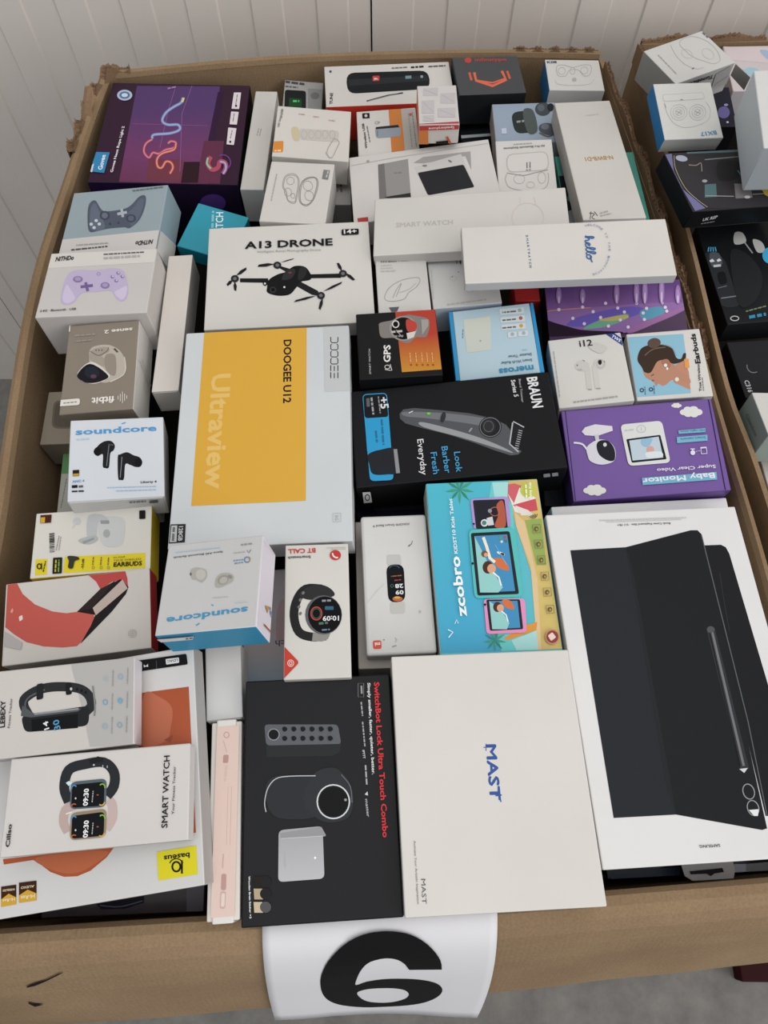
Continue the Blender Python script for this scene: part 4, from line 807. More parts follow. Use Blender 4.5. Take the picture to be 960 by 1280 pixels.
b.part('red_marks', 'red phone disc and red corner').ell(397, 257, 28, 25, 'b5342f').line([(382, 247), (388, 262), (402, 270), (410, 268)], 7, 'e6ddd6', smooth=True).poly([(138, 710), (210, 785), (212, 798), (134, 880)], 'b83a2b').ring(174, 797, 15, 16, 3, 'ddd6cf').ring(174, 797, 6, 9, 3, 'ddd6cf').done()
b = mk('tch', 'smartwatch_box', 'grey and pink box lying low behind the round smartwatch box', top='b3b0b2', front='aaa7a6')
b.f(180, 650, 4.571).part('printed_picture').poly([(560, 290), (850, 290), (850, 960), (560, 960)], blend('9fb5c4', 'b5afb2', 1, -.06, .01, h3='b9b0b4')).poly([(770, 480), (850, 460), (850, 660), (760, 690)], 'b59a9c', smooth=True).done().part('lettering').text('watch', (910, 678), (750, 690), 34, '56606e', .02).done()

# --- white earbuds, tilted
b = mk('budswhite', 'earbuds_box', 'tilted white box with a blue side and two round white earbuds', top='c2c2c2', front='3585a8', right='d6d0d8', left='b5b5b5')  # bright lilac white on the right side is side light kept in the colour
b.f(180, 650, 4.571).part('printed_earbuds', 'two round off white earbuds')
for pts in ([(265, 290), (290, 273), (330, 275), (358, 290), (358, 330), (330, 358), (300, 345), (272, 335)], [(405, 375), (410, 335), (435, 308), (480, 302), (512, 318), (508, 350), (470, 372), (425, 388)]): b.poly(pts, 'a8a69f', smooth=True)
b.ell(325, 312, 28, 30, 'b8b6af', 10).ell(452, 342, 34, 26, '94928b', -30).ell(455, 345, 24, 18, 'aeaca4', -30).ell(268, 310, 5, 9, '5a5852').ell(492, 325, 14, 10, '8a8882', 30).bars((480, 436), (390, 443), 5, 'b0b0ae', 3).done()
b.part('lettering', 'blue lettering, upside down').text('soundcore', (594, 496), (130, 560), 36, '4590b8', .035).line([(385, 484), (398, 490)], 6, '4590b8').line([(298, 604), (318, 590)], 6, '4590b8').text('Space A40 Bluetooth Earbuds', (452, 178), (170, 212), 10, '55565a', .02).bars((435, 155), (175, 184), 6, 'a3bccb', 3).bars((592, 463), (520, 470), 7, 'b5c0c6', 5)
b.ring(590, 228, 15, 15, 6, '5b7fa8').ring(598, 225, 10, 12, 5, 'b58a4a', a0=-90, a1=90).bars((568, 224), (505, 232), 6, '6a8aa8', 4).bars((568, 240), (515, 247), 6, '6a8aa8', 7).line([(590, 175), (600, 190), (612, 170)], 3, '4a4a4c').bars((578, 180), (512, 188), 5, 'a5a8aa', 6).bars((618, 132), (552, 140), 8, '8c8e90', 9).done()
b.on('right').part('lettering').poly([(688, 490), (712, 495), (702, 535)], 'b58d3a').bars((712, 500), (720, 555), 8, '6c86a8', 3).poly([(682, 592), (725, 640), (725, 650), (682, 605)], '9a5236').bars((662, 100), (740, 200), 2, 'bdb8c0', 3).done()
b.on('front').part('printed_label').poly([(75, 672), (285, 655), (280, 672), (100, 688)], 'c5c5c3').bars((240, 672), (280, 667), 8, '55565a', 3).done()

# --- yellow tablet box
b = mk('doogee', 'tablet_box', 'large white tablet box with a wide yellow panel, centre', top='c6cacc', front='b9b9bb', right='c2c4c6', left='bfc3c5', style='lid', lidh=.99)
b.f(200, 400, 3.84).part('yellow_panel').poly([(213, 62), (704, 34), (700, 868), (150, 893)], 'd0a03c').done().part('grey_panel').poly([(785, 30), (905, 24), (912, 340), (790, 345)], 'b9bcbd').done()
b.part('lettering', 'dark and pale lettering reading downwards').text('DOOGEE U12', (595, 96), (592, 400), 36, '2e2a22', .035).text('Ultraview', (252, 262), (218, 815), 88, 'd9b468', .03)
x0, y = 818, 82
for k, ch in enumerate('DOOGEE'): pass
for k, (a_, c_) in enumerate(((82, 110), (116, 144), (150, 178), (184, 212), (218, 246), (252, 280))):
    L_ = 820; R_ = 854
    if k in (0, 1, 2, 3): b.line([(L_ + 4, a_), (L_, a_ + 5), (L_, c_ - 5), (L_ + 5, c_), (R_ - 5, c_), (R_, c_ - 5), (R_, a_ + 5), (R_ - 5, a_)] if k != 0 else [(L_, a_), (L_, c_ - 6), (L_ + 6, c_), (R_ - 6, c_), (R_, c_ - 6), (R_, a_)], 4, '2c2c2e')
    else: b.line([(R_, a_), (R_, c_)], 4, '2c2c2e').line([((L_ + R_) / 2, a_ + 4), ((L_ + R_) / 2, c_)], 4, '2c2c2e').line([(L_, a_), (L_, c_)], 4, '2c2c2e')
b.line([(830, 930), (868, 928), (868, 968), (830, 970)], 2, '9a9c9e', closed=True).text('5G', (840, 938), (840, 962), 16, '8e9092', .0).done()
b.part('capacity_label').poly([(52, 982), (124, 980), (120, 1068), (43, 1074)], '3a3a3c').poly([(56, 988), (84, 987), (80, 1066), (48, 1068)], 'b5b7b8').text('128GB', (92, 992), (88, 1062), 20, 'c5c7c8', .02).bars((62, 995), (57, 1062), 12, '6a6a6c', 3).done()
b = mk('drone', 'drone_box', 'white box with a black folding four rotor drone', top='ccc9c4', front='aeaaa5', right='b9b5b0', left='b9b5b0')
b.f(240, 240, 4).part('printed_drone', 'black four rotor drone')
b.poly([(240, 432), (380, 432), (385, 455), (240, 452)], '232325').poly([(590, 412), (745, 408), (745, 430), (595, 432)], '232325').poly([(520, 455), (545, 450), (630, 495), (640, 520), (600, 515), (520, 470)], '2a2a2c').poly([(420, 372), (440, 370), (490, 385), (470, 400)], '2a2a2c')
b.poly([(375, 480), (385, 440), (430, 412), (470, 400), (510, 372), (565, 375), (595, 415), (590, 440), (545, 450), (520, 480), (490, 512), (440, 520), (395, 512), (375, 500)], '1e1e20', smooth=True)
b.poly([(470, 395), (515, 388), (500, 430), (450, 440)], '3b3b3e', smooth=True).poly([(540, 380), (575, 385), (560, 430), (530, 440)], '343437', smooth=True).ell(405, 490, 16, 16, '3f3f42').ell(405, 490, 9, 9, '0f0f10').ell(366, 458, 12, 12, '1c1c1e').ell(365, 459, 5, 5, 'd5d5d5').ell(462, 477, 5, 5, 'd5d5d5').ell(490, 405, 9, 5, '6a3a38')
for c, bl in (((215, 435), [((220, 420), (272, 378)), ((205, 440), (178, 472)), ((215, 448), (222, 496))]), ((427, 368), [((415, 362), (328, 376)), ((440, 355), (512, 333))]), ((755, 410), [((750, 398), (724, 358)), ((765, 405), (816, 440))]), ((645, 520), [((655, 500), (752, 450)), ((625, 520), (510, 553)), ((655, 530), (642, 592))])):
    for p, q in bl:
        d = np.array(q) - np.array(p); n = np.array([-d[1], d[0]]) / np.linalg.norm(d); w = 7 if np.linalg.norm(d) > 90 else 10; w = 3 if q == (512, 333) else w
        b.poly([p, tuple(np.array(p) + d * .4 + n * w), tuple(np.array(p) + d * .9 + n * w), q, tuple(np.array(p) + d * .5 - n * w * .6)], '29292b')
    b.ell(*c, 20, 18, '343436').ell(*c, 9, 8, '67676a')
b.done().part('lettering', 'black lettering')
b.text('A13 DRONE', (264, 286), (704, 268), 34, '232325', .035).text('Intelligent Aerial Photography Drone', (328, 306), (645, 296), 11, '8d8a87', .0).rr((748, 190), (834, 186), (834, 215), (748, 219), '232325', .25).text('14+', (760, 212), (824, 208), 20, 'd8d5d0', .04).done()

# --- teal box behind the drone box
b = mk('teal', 'smartwatch_box', 'bright teal shrink wrapped box peeping out behind the drone box', top='2a93a8', front='1f7f94', left='2a93a8', right='25889c', coat=.8, rough=.2)
b.f(100, 80, 4).part('lettering', 'white lettering').text('SMARTWATCH', (712, 1010), (716, 742), 38, 'dbe8ea', .03).bars((668, 820), (672, 735), 12, '7cc0cc', 3).done()
b = mk('talltall', 'long_box', 'plain long white box standing beside the purple rope light box', top='c6c3bd', front='b5b5b2', right='bdbab5')
b.f(310, 70, 3.2).part('lettering').bars((38, 320), (45, 290), 4, '9a9894', 3).bars((48, 320), (55, 290), 4, '9a9894', 4).done()

# --- back row
b = mk('greybulb', 'lamp_box', 'grey box with a green lit gadget, back row left of the speaker box', top='a5a4a3', front='8a8987', coat=.4)
b.f(310, 70, 3.2).part('printed_gadget', 'black gadget with a green screen').rr((148, 135), (232, 140), (232, 215), (145, 215), '2c2e30', .15).rr((165, 168), (215, 172), (214, 215), (162, 215), '2f5a3a', .1).bars((180, 185), (205, 185), 8, '58c070', 3).poly([(240, 130), (300, 135), (298, 215), (240, 215)], '8a8b8c').ell(268, 160, 18, 14, '6e7072').done().part('lettering').bars((150, 108), (225, 118), 9, '4a4a4a', 3).bars((150, 125), (200, 130), 6, '5a5a5a', 4).done()
b = mk('jbl', 'speaker_box', 'white box with a black cylindrical radio speaker, back row', top='cbc8c3', front='c0392b', right='c9c6c2', left='bdbab5')
b.f(310, 70, 3.2).part('printed_speaker', 'black cylinder speaker with a red badge and stylus')
b.rr((392, 68), (722, 58), (730, 132), (398, 152), '24272b', .48).poly([(400, 95), (715, 78), (720, 100), (405, 120)], '34383d').rr((498, 80), (526, 79), (526, 100), (498, 101), 'b53a34', .2).bars((630, 92), (664, 90), 12, '6d8a8c', 3).bars((690, 88), (700, 88), 10, '8c9496', 3).line([(475, 181), (560, 158), (620, 148)], 5, '3a3c3e').line([(480, 181), (600, 150)], 2, '8d8d8b').done()
b.part('lettering', 'dark lettering').text('TUNE', (338, 194), (340, 148), 12, '3a3a3c', .02).ell(330, 63, 5, 5, '4a4a4c').bars((575, 52), (640, 48), 5, '6a6a6a', 3).bars((652, 50), (708, 46), 7, '33363a', 4).bars((722, 46), (790, 42), 5, '4a4a4a', 5).text('JBL', (503, 96), (521, 95), 7, 'e6ddd8', .03).done()
b = mk('orangeadapter', 'adapter_box', 'white and orange box with a small grey network adapter', top='cfccc7', front='b5b0aa', right='b5b0aa')
b.f(310, 70, 3.2).part('orange_band').poly([(562, 214), (612, 212), (628, 382), (575, 390)], 'c47a3c').done().part('grey_panel').poly([(613, 212), (668, 210), (686, 372), (628, 382)], 'aaa6a2').bars((655, 225), (672, 365), 4, '7c7976', 3).bars((640, 230), (655, 370), 4, '8c8986', 4).ell(650, 235, 6, 6, 'b5503c').done()
b.part('printed_adapter', 'grey adapter').rr((508, 290), (610, 282), (612, 322), (512, 330), '8d98a2', .3).poly([(512, 285), (600, 276), (606, 286), (510, 294)], '33363a').line([(518, 298), (518, 322)], 3, '5d666e').done()
b.part('lettering', 'black lettering').rr((457, 230), (486, 229), (487, 250), (458, 251), '222224', .1).ell(472, 240, 6, 6, 'c5c5c3').text('Wireless USB', (478, 370), (464, 270), 9, '2c2c2e', .02).bars((490, 345), (478, 280), 4, '6a6a6a', 3).bars((520, 268), (530, 267), 4, '9a9a9a', 3).ring(516, 268, 8, 5, 1.5, '8a8a8a').done()
b = mk('whitered', 'gadget_box', 'small white box with a red stripe and pale sketches, back row', top='c9c5c3', front='c5bfba', left='bf6a3c', right='c5c0bc')
b.f(310, 70, 3.2).part('red_stripe').poly([(680, 272), (848, 262), (850, 290), (684, 292)], 'ac3a3c').done()
b.part('printed_sketches', 'pale grey product sketches')
for x, y, w, h_ in ((700, 130, 60, 30), (770, 150, 60, 40), (695, 180, 50, 50), (760, 210, 70, 35), (700, 240, 45, 22)): b.poly([(x, y), (x + w, y - 3), (x + w, y + h_), (x, y + h_)], 'b9b5b6').line([(x + 6, y + 6), (x + w - 6, y + h_ - 6)], 2, 'a5a1a2')
b.done().on('front').part('printed_front').poly([(684, 278), (850, 272), (848, 290), (684, 296)], 'ac3a3c').poly([(684, 296), (720, 294), (722, 370), (684, 370)], 'c0743e').poly([(752, 340), (800, 335), (802, 355), (755, 358)], '2c2a2a').line([(795, 320), (812, 350)], 8, 'b5502c').done()
b.part('lettering').text('Speakerphone', (825, 278), (722, 284), 9, 'ded4cf', .02).done()
b = mk('led', 'lamp_box', 'white box with a small orange square and pale diffuser sketch', top='cdc9c3', front='b9b4ae', right='b0aca8')
b.f(310, 70, 3.2).part('orange_square').rr((98, 342), (142, 340), (140, 385), (98, 386), 'cf8434', .15).bars((132, 375), (106, 376), 7, 'e8c79c', 3).done()
b.part('printed_lamp', 'pale lamp sketch').poly([(175, 290), (200, 288), (205, 335), (182, 335)], 'c3b795', smooth=True).rr((205, 290), (365, 300), (360, 345), (210, 335), 'bdb9b2', .3)
for i in range(5): b.ring(225 + i * 28, 315, 11, 16, 2, 'aaa6a0')
b.line([(345, 330), (320, 370), (318, 395), (335, 408), (355, 370), (365, 345), (345, 330)], 2.5, '9c9994', smooth=True).line([(310, 385), (325, 410)], 2.5, 'a8a59f')
for x, y in ((215, 235), (272, 245), (335, 260)): b.bars((x - 12, y), (x + 12, y + 2), 4, 'b59c94', x)
b.done().part('lettering').text('LED Sensor Light', (125, 285), (140, 212), 8, '5a5856', .01).bars((136, 250), (142, 212), 4, '8a8784', 3).done()
b = mk('budssketch', 'earbuds_box', 'white box with line drawn earbuds in an open oval case', top='cbc8c2', front='b9b5b0', right='c5c2be')
b.f(310, 70, 3.2).part('printed_sketch', 'grey line drawing of open earbuds case')
for k in (0, 1): b.line([(150 + k * 5, 545), (138 + k * 4, 520), (150 + k * 4, 480 + k * 3), (185, 472 + k * 6), (205 - k * 4, 500), (195 - k * 4, 570), (185, 590 - k * 5), (160, 580 - k * 4)], 2, '8b8985', closed=True, smooth=True)
for k in (0, 1): b.line([(215 + k * 5, 505), (245, 485 + k * 5), (275 - k * 4, 490), (280 - k * 5, 520), (262 - k * 4, 575), (235, 600 - k * 5), (208 + k * 4, 585), (205 + k * 5, 545)], 2.5, '83817d', closed=True, smooth=True)
b.ring(170, 500, 15, 15, 1.5, '8d8b87').ring(160, 545, 14, 16, 1.5, '8d8b87').ring(180, 560, 8, 10, 1.5, '8d8b87').ring(240, 520, 18, 20, 1.5, '8d8b87', -30).ring(245, 560, 17, 20, 1.5, '8d8b87', -30).done()
b.part('lettering').bars((95, 580), (118, 470), 4, 'a3a09c', 3).poly([(303, 456), (328, 458), (320, 496), (296, 492)], '7b7a78').bars((316, 488), (324, 462), 6, 'b5b3b0', 3).done()
b = mk('greysmall', 'small_box', 'little grey printed box wedged beside the open earbuds case box', top='aaa7a4', front='8d8a88')
b.f(310, 70, 3.2).part('lettering').bars((378, 545), (372, 470), 8, '6a6866', 3).bars((360, 545), (355, 475), 6, '7a7876', 4).bars((350, 452), (400, 458), 8, '6a6866', 5).done()
b = mk('phone', 'power_bank_box', 'white box with a grey power bank and dark slanted pad', top='cdcac6', front='b9b5b1', left='c5c2bd', right='bdb9b5')
b.f(310, 70, 3.2).part('printed_bank', 'grey power bank').poly([(520, 435), (640, 412), (652, 565), (525, 572)], '8f8d8b').poly([(520, 435), (545, 430), (555, 570), (525, 572)], '6f6d6b').poly([(545, 565), (650, 548), (652, 565), (560, 570)], '3c3c3d').bars((585, 472), (615, 470), 6, '7b7977', 3).done()
b.part('printed_pad', 'white stand with a charcoal pad').poly([(662, 428), (700, 405), (890, 382), (893, 455), (870, 400), (700, 430)], '9c9a98').poly([(665, 445), (852, 392), (905, 520), (722, 558)], 'c3c1be').rr((678, 468), (862, 435), (906, 525), (720, 558), '35363a', .08).ell(707, 440, 10, 4, '7b7977').ell(808, 422, 9, 4, '7b7977', 30).done()
b.part('crease').line([(412, 440), (560, 412), (960, 350)], 1.5, 'aeaba7').ell(480, 422, 6, 5, '9a9794').done().part('red_sticker').poly([(438, 650), (480, 645), (482, 665), (440, 668)], 'a8382f').done()
b = mk('hexbox', 'headset_box', 'matte black box with an orange broken hexagon, back row', top='45474a', front='292b2e', right='2c2e31', left='3a3c3f')
b.f(560, 60, 3.2).part('orange_emblem', 'orange broken hexagon and small word')
b.line([(105, 98), (112, 130), (178, 152), (232, 128), (215, 92)], 11, 'd4664c').line([(85, 98), (94, 130)], 9, 'c85c45').line([(236, 92), (248, 124)], 9, 'c85c45').line([(112, 130), (178, 140), (230, 122)], 6, 'd4664c')
b.ell(80, 50, 14, 11, 'b04038').text('infinitype', (108, 54), (235, 52), 12, 'b04038', .02).done()
b = mk('darklow', 'dark_box', 'low black box in front of the orange hexagon box', top='1f2327', front='23272c')
b.f(560, 60, 3.2).part('printed_edge').poly([(50, 350), (170, 342), (172, 352), (52, 362)], 'a9b0b4').done()
b = mk('bluewhite', 'earbuds_box', 'white box with a blue left side and line drawn earbuds, back right corner', top='cbc9c5', front='c2c0be', left='2a6b9c')
b.f(560, 60, 3.2).part('printed_sketch', 'grey line drawing of earbuds').line([(435, 75), (440, 110), (470, 112), (485, 90), (520, 88), (545, 112), (568, 105), (572, 72), (540, 68), (500, 78), (460, 68)], 2, 'a3a2a0', closed=True, smooth=True).ring(455, 92, 14, 14, 1.5, 'a3a2a0').ring(545, 90, 14, 14, 1.5, 'a3a2a0').ring(498, 92, 10, 14, 1.5, 'a3a2a0').line([(430, 130), (440, 145), (500, 150), (565, 145), (585, 125)], 1.5, 'b3b2b0', smooth=True).ell(505, 127, 9, 8, 'a8a7a5').done()
b.part('lettering').text('K08', (397, 62), (436, 61), 9, '3a4a66', .03).done()
b = mk('blackbuds', 'earbuds_box', 'pale blue box with a black earbuds case and buds', top='94a2b4', front='a9aeb2', left='b5b2ac', right='c0c2c2')
b.f(560, 60, 3.2).part('printed_earbuds', 'black charging case with two earbuds').rr((250, 258), (340, 248), (360, 335), (268, 345), '3a4343', .35).poly([(300, 252), (340, 250), (358, 330), (320, 340)], '4c5655', smooth=True).bars((275, 300), (305, 296), 8, '8c9494', 3)
b.ell(380, 245, 32, 27, '3f464c').ell(372, 240, 14, 14, '59616a').ell(410, 238, 14, 16, '2e3439').ell(400, 325, 38, 24, '464d55', 10).ell(388, 315, 16, 12, '6a727b').line([(365, 340), (400, 355), (435, 340)], 5, '5a5048', smooth=True).done()
b.part('lettering').bars((215, 345), (235, 343), 22, 'b9c3cf', 3).done()
b = mk('sketchbuds2', 'earbuds_box', 'white box with a drawn capsule earbuds case, beside the gold lettered long box', top='cbc8c4', front='b9b6b2', left='a5a29f')
b.f(560, 60, 3.2).part('printed_sketch', 'line drawing of an open capsule case').rr((232, 425), (400, 412), (405, 490), (235, 500), 'b0aea9', .4).rr((236, 429), (396, 416), (401, 486), (239, 496), 'cbc8c4', .4)
b.line([(235, 500), (300, 510), (345, 500), (400, 488)], 3, '8b8985', smooth=True).line([(235, 505), (230, 530), (250, 560), (320, 572), (385, 562), (402, 530), (400, 500)], 2.5, '9a9894', smooth=True).ring(285, 525, 22, 18, 1.5, '9d9b97').ring(375, 520, 16, 22, 1.5, '9d9b97').ring(330, 548, 16, 12, 1.5, 'a8a6a2')
b.line([(316, 458), (316, 482)], 4, '5a5a5c').line([(328, 457), (328, 481)], 4, '5a5a5c').bars((312, 492), (332, 490), 5, '8a8a8a', 1).done().part('lettering').text('Air Pro Bluetooth Earphones', (388, 388), (222, 400), 8, '6a6864', .02).bars((335, 380), (258, 385), 4, '9c9a96', 3).done()
b = mk('nbwb', 'long_box', 'long white box with small gold capitals, beside the carton right side', top='c9c6c0', front='b5b1ac', left='b9b5b0', right='b9b5b0')
b.f(560, 60, 3.2).part('lettering', 'small gold and grey lettering').text('N-BWB-D1', (657, 430), (546, 438), 16, 'a8874a', .02).bars((602, 262), (552, 268), 5, 'b9b5ae', 3).line([(565, 660), (585, 665), (575, 678), (590, 686)], 3, '55534f', smooth=True).line([(572, 655), (568, 688)], 3, '55534f').line([(585, 655), (598, 672)], 3, '55534f').bars((608, 665), (645, 655), 6, 'a5a29d', 3).bars((610, 675), (652, 665), 5, 'a5a29d', 4).done()
b = mk('tealbox', 'toy_box', 'mint green box with a black toy picture, under the gold lettered long box', top='4f9a8c', front='3f7a70')
b.f(560, 60, 3.2).part('printed_toy', 'black toy shape').poly([(400, 512), (560, 512), (560, 700), (470, 700), (400, 600)], '33363a').ell(490, 602, 13, 13, '4f9a8c').poly([(470, 660), (545, 640), (560, 700), (480, 700)], '8a8d90', smooth=True).done()

# --- long watch boxes
b = mk('smartwatch', 'smartwatch_box', 'long white box with faint grey capitals and pink watch outline', top='cac7c2', front='b5b1ad', style='lid', lidh=.99)
b.f(430, 220, 3.84).part('lettering', 'faint silver lettering').text('SMART WATCH', (250, 247), (522, 232), 22, 'b3b0ab', .035).done()
b.part('printed_outline', 'pale pink watch outline').ring(882, 200, 76, 70, 2, 'd0b6b4').line([(845, 140), (845, 100)], 2, 'c4bcb8').line([(920, 138), (912, 98)], 2, 'c4bcb8').done()
b = mk('hello', 'smartwatch_box', 'long white box with blue handwriting in a ring of small letters', top='cdcac4', front='b3b3b4', left='aeacaa', right='bdb9b5', style='lid', lidh=.99)
b.f(560, 60, 3.2).part('lettering', 'blue lettering')
for k, ch in enumerate('SMARTWATCH'): b.text(ch, (311 + k * 1.6, 748 + k * 13.6), (312 + k * 1.6, 757 + k * 13.6), 9, '4c6a94', .02)
hello = [[(578, 752), (562, 758), (542, 772), (548, 765), (560, 762)], ]
b.line([(556, 752), (545, 758), (548, 768), (566, 768), (590, 762)], 0.1, '3a6298')
# the handwritten word runs downwards, tops of its letters to the right
def hw(pts, w=5): b.line([(545 + (y_) * .9 + (x_) * .12, 752 + x_) for x_, y_ in pts], w, '3a6298', smooth=True)
hw([(0, 4), (6, 16), (10, 34), (6, 42), (3, 30), (5, 2)]); hw([(5, 2), (8, 14), (14, 20), (18, 14), (19, 3), (24, 0)])
hw([(24, 0), (30, 9), (38, 14), (38, 20), (31, 19), (28, 9), (34, 1), (42, 2)]); hw([(42, 2), (50, 14), (56, 34), (52, 42), (48, 30), (48, 8), (54, 0), (58, 2)])
hw([(58, 2), (66, 14), (72, 34), (68, 42), (64, 30), (64, 8), (70, 0), (76, 3)]); hw([(82, 18), (76, 12), (78, 2), (86, 0), (92, 8), (90, 18), (82, 20), (86, 16), (98, 18), (106, 22)])
circ = 'WELCOME TO THE SMARTER'
for k, ch in enumerate('WELCOME TO THE INNOVATOR'):
    if ch == ' ': continue
    t = math.radians(-108 + k * 8.2); cx, cy, rx, ry = 572, 808, 70, 96
    p = (cx + rx * math.cos(t), cy + ry * math.sin(t)); d = (-rx * math.sin(t), ry * math.cos(t)); n_ = math.hypot(*d); d = (d[0] / n_ * 8, d[1] / n_ * 8)
    b.text(ch, p, (p[0] + d[0], p[1] + d[1]), 8, '7c8aa8', .01)
b.done()
b = mk('mouse', 'mouse_box', 'white box with a line drawn computer mouse', top='c6c4c0', front='b0adaa', left='b5b2ae')
b.f(430, 220, 3.84).part('printed_mouse', 'line drawing of a mouse').line([(195, 580), (215, 540), (260, 508), (310, 492), (355, 488), (365, 505), (345, 535), (310, 560), (290, 590), (240, 602), (205, 598)], 2.5, '8d8b87', closed=True, smooth=True).line([(235, 585), (250, 550), (275, 515), (265, 545), (250, 580)], 2.5, '8d8b87', smooth=True).line([(265, 560), (310, 545), (345, 515)], 2, '9d9b97', smooth=True).poly([(215, 632), (265, 628), (255, 650), (230, 655)], '55585c').done()
b.part('lettering').text('Wireless Mouse', (174, 418), (320, 408), 13, '4a4947', .025).bars((176, 435), (228, 431), 5, 'b0aeaa', 3).bars((176, 448), (235, 444), 5, 'b0aeaa', 4).bars((176, 462), (248, 458), 6, 'b0aeaa', 5).done()
b = mk('earwhite', 'earbuds_box', 'white box half under the long blue lettered box', top='c2c1bf', front='a5b0ba', left='b5b3b0')
b.f(430, 220, 3.84).part('lettering').line([(540, 405), (542, 422)], 4, '4a4a4a').line([(556, 402), (560, 424)], 5, '3c3c3c').bars((495, 622), (690, 596), 7, 'aaa9a6', 3).bars((432, 590), (422, 450), 5, 'b0afac', 4).ell(520, 485, 3, 3, '7a7a78').ell(550, 462, 3, 3, '7a7a78').ring(525, 492, 16, 12, 1.5, 'a9a8a5').ring(605, 553, 16, 8, 1.5, 'a9a8a5').done()
b = mk('red', 'small_box', 'small bright red box under the long blue lettered box', top='b02c2c', front='7c2020')

# --- gps watch
b = mk('gps', 'smartwatch_box', 'black and orange box with a steel round smartwatch', top='222325', front='1a1b1d', left='1a1b1d', right='1e1c1c', coat=.3)
b.f(430, 220, 3.84).part('orange_panel').poly([(245, 648), (437, 637), (476, 928), (278, 942)], blend('c08a2c', 'a83a2c', 1, -.05, .012)).done()
b.part('printed_watch', 'steel round smartwatch').poly([(168, 725), (175, 705), (235, 692), (300, 668), (335, 670), (400, 685), (410, 715), (395, 770), (345, 775), (315, 800), (280, 798), (240, 778), (180, 775)], '7a7571', smooth=True).ell(285, 732, 66, 60, '8d8985').ell(285, 732, 57, 53, '17181b').ring(248, 712, 15, 16, 5, 'cfcbc6').poly([(300, 690), (345, 705), (345, 740), (305, 745)], 'b03e34', smooth=True).poly([(300, 755), (345, 745), (335, 775), (305, 785)], 'c9c4be').bars((228, 755), (280, 750), 10, 'b5b0aa', 3).bars((240, 775), (285, 772), 8, '8a8580', 4).line([(250, 740), (280, 775)], 3, 'aaa5a0').poly([(370, 690), (405, 690), (405, 720), (375, 765)], '98938f').done()
b.part('lettering', 'white lettering reading upwards').text('GPS', (222, 895), (222, 812), 32, 'd8d6d3', .03).text('SMART WATCH', (130, 952), (126, 832), 9, 'b9b7b4', .01).ring(208, 918, 12, 9, 3, 'd0cecb').line([(222, 905), (230, 935)], 3, 'd0cecb').line([(196, 930), (225, 935)], 3, 'd0cecb').bars((332, 885), (425, 815), 0.1, 'c98a6a', 3)
for x in (322, 350, 378, 403, 428): b.bars((x, 895), (x - 4, 850), 4, 'd8a888', x).ell(x, 908, 5, 4, '8d4a2c')
b.done()

# --- shutter timer
b = mk('meross', 'smart_switch_box', 'pale blue box in a bright blue sleeve, upside down lettering', top='adc4cf', front='2a7fb0', left='2f8cc0', right='2f8cc0', back='2f8cc0', style='sleeve', tray='2c86b8')
b.f(430, 220, 3.84).part('blue_edges').poly([(500, 655), (519, 648), (557, 985), (538, 990)], '2f8cc0').poly([(893, 603), (918, 600), (962, 942), (942, 945)], '2f8cc0').done()
b.part('printed_switch', 'white wall switch').rr((572, 690), (703, 675), (708, 835), (590, 850), blend('b9bfb9', 'c9cbbf', 1, -.05, .05), .06).ell(655, 792, 5, 5, '9aa09a').bars((572, 780), (574, 735), 5, '6f8894', 3).done()
for q, c in ((((745, 640), (863, 630), (866, 660), (748, 668)), '8fae9a'), (((750, 680), (868, 668), (870, 698), (752, 706)), 'a85a4c'), (((755, 716), (870, 706), (872, 734), (757, 742)), 'cf9440'), (((835, 748), (882, 742), (884, 768), (837, 772)), '9aa8ae'), (((785, 752), (828, 748), (829, 774), (787, 778)), '9aa8ae')): b.part('badge').rr(*q, 'c9d0d2', .2).ell(q[1][0] - 20, (q[1][1] + q[2][1]) / 2, 9, 9, c).done()
b.part('lettering')
for y_ in (655, 693, 730): b.bars((825, y_ - 8), (760, y_ - 2), 7, '5b6468', y_)
b.done().part('lettering', 'blue and dark lettering, upside down').text('meross', (908, 908), (742, 928), 30, '2f86ac', .035).text('Smart Wi-Fi Roller', (902, 878), (752, 894), 13, '3f5560', .01).text('Shutter Timer', (900, 850), (785, 864), 13, '3f5560', .01).bars((878, 832), (855, 834), 5, '93b4c0', 3).done()

# --- led strip, purple
b = mk('purpleled', 'light_strip_box', 'purple glossy box with a coil of coloured lights', top='4a3450', front='241c28', right='1f1a20', left='241c28', coat=.4)
b.f(660, 330, 3.84).part('printed_lights', 'coiled strip of coloured lights')
b.poly([(75, 90), (745, 75), (755, 215), (80, 225)], blend('9a6fae', '5a3a78', 1, -.01, .045, noise=.02)).poly([(80, 222), (755, 205), (745, 225), (480, 335), (90, 350)], '37283a')
b.poly([(85, 245), (100, 222), (250, 212), (600, 188), (755, 190), (745, 225), (600, 290), (470, 330), (440, 325), (270, 318), (190, 300), (95, 270)], '8d6aa4', smooth=True)
b.poly([(190, 285), (260, 250), (480, 205), (560, 225), (420, 280), (300, 300), (200, 300)], '6a5ab0', smooth=True).poly([(265, 312), (340, 272), (470, 240), (470, 265), (380, 300)], '6ea88c', smooth=True).poly([(340, 268), (460, 245), (480, 260), (400, 275)], 'bcae6a', smooth=True).poly([(540, 225), (640, 205), (650, 240), (560, 270)], '5a9ab4', smooth=True).poly([(600, 260), (750, 205), (740, 225), (520, 325), (480, 320)], '9a6a9c', smooth=True).line([(85, 240), (110, 225), (300, 210)], 5, 'c98a6a', smooth=True)
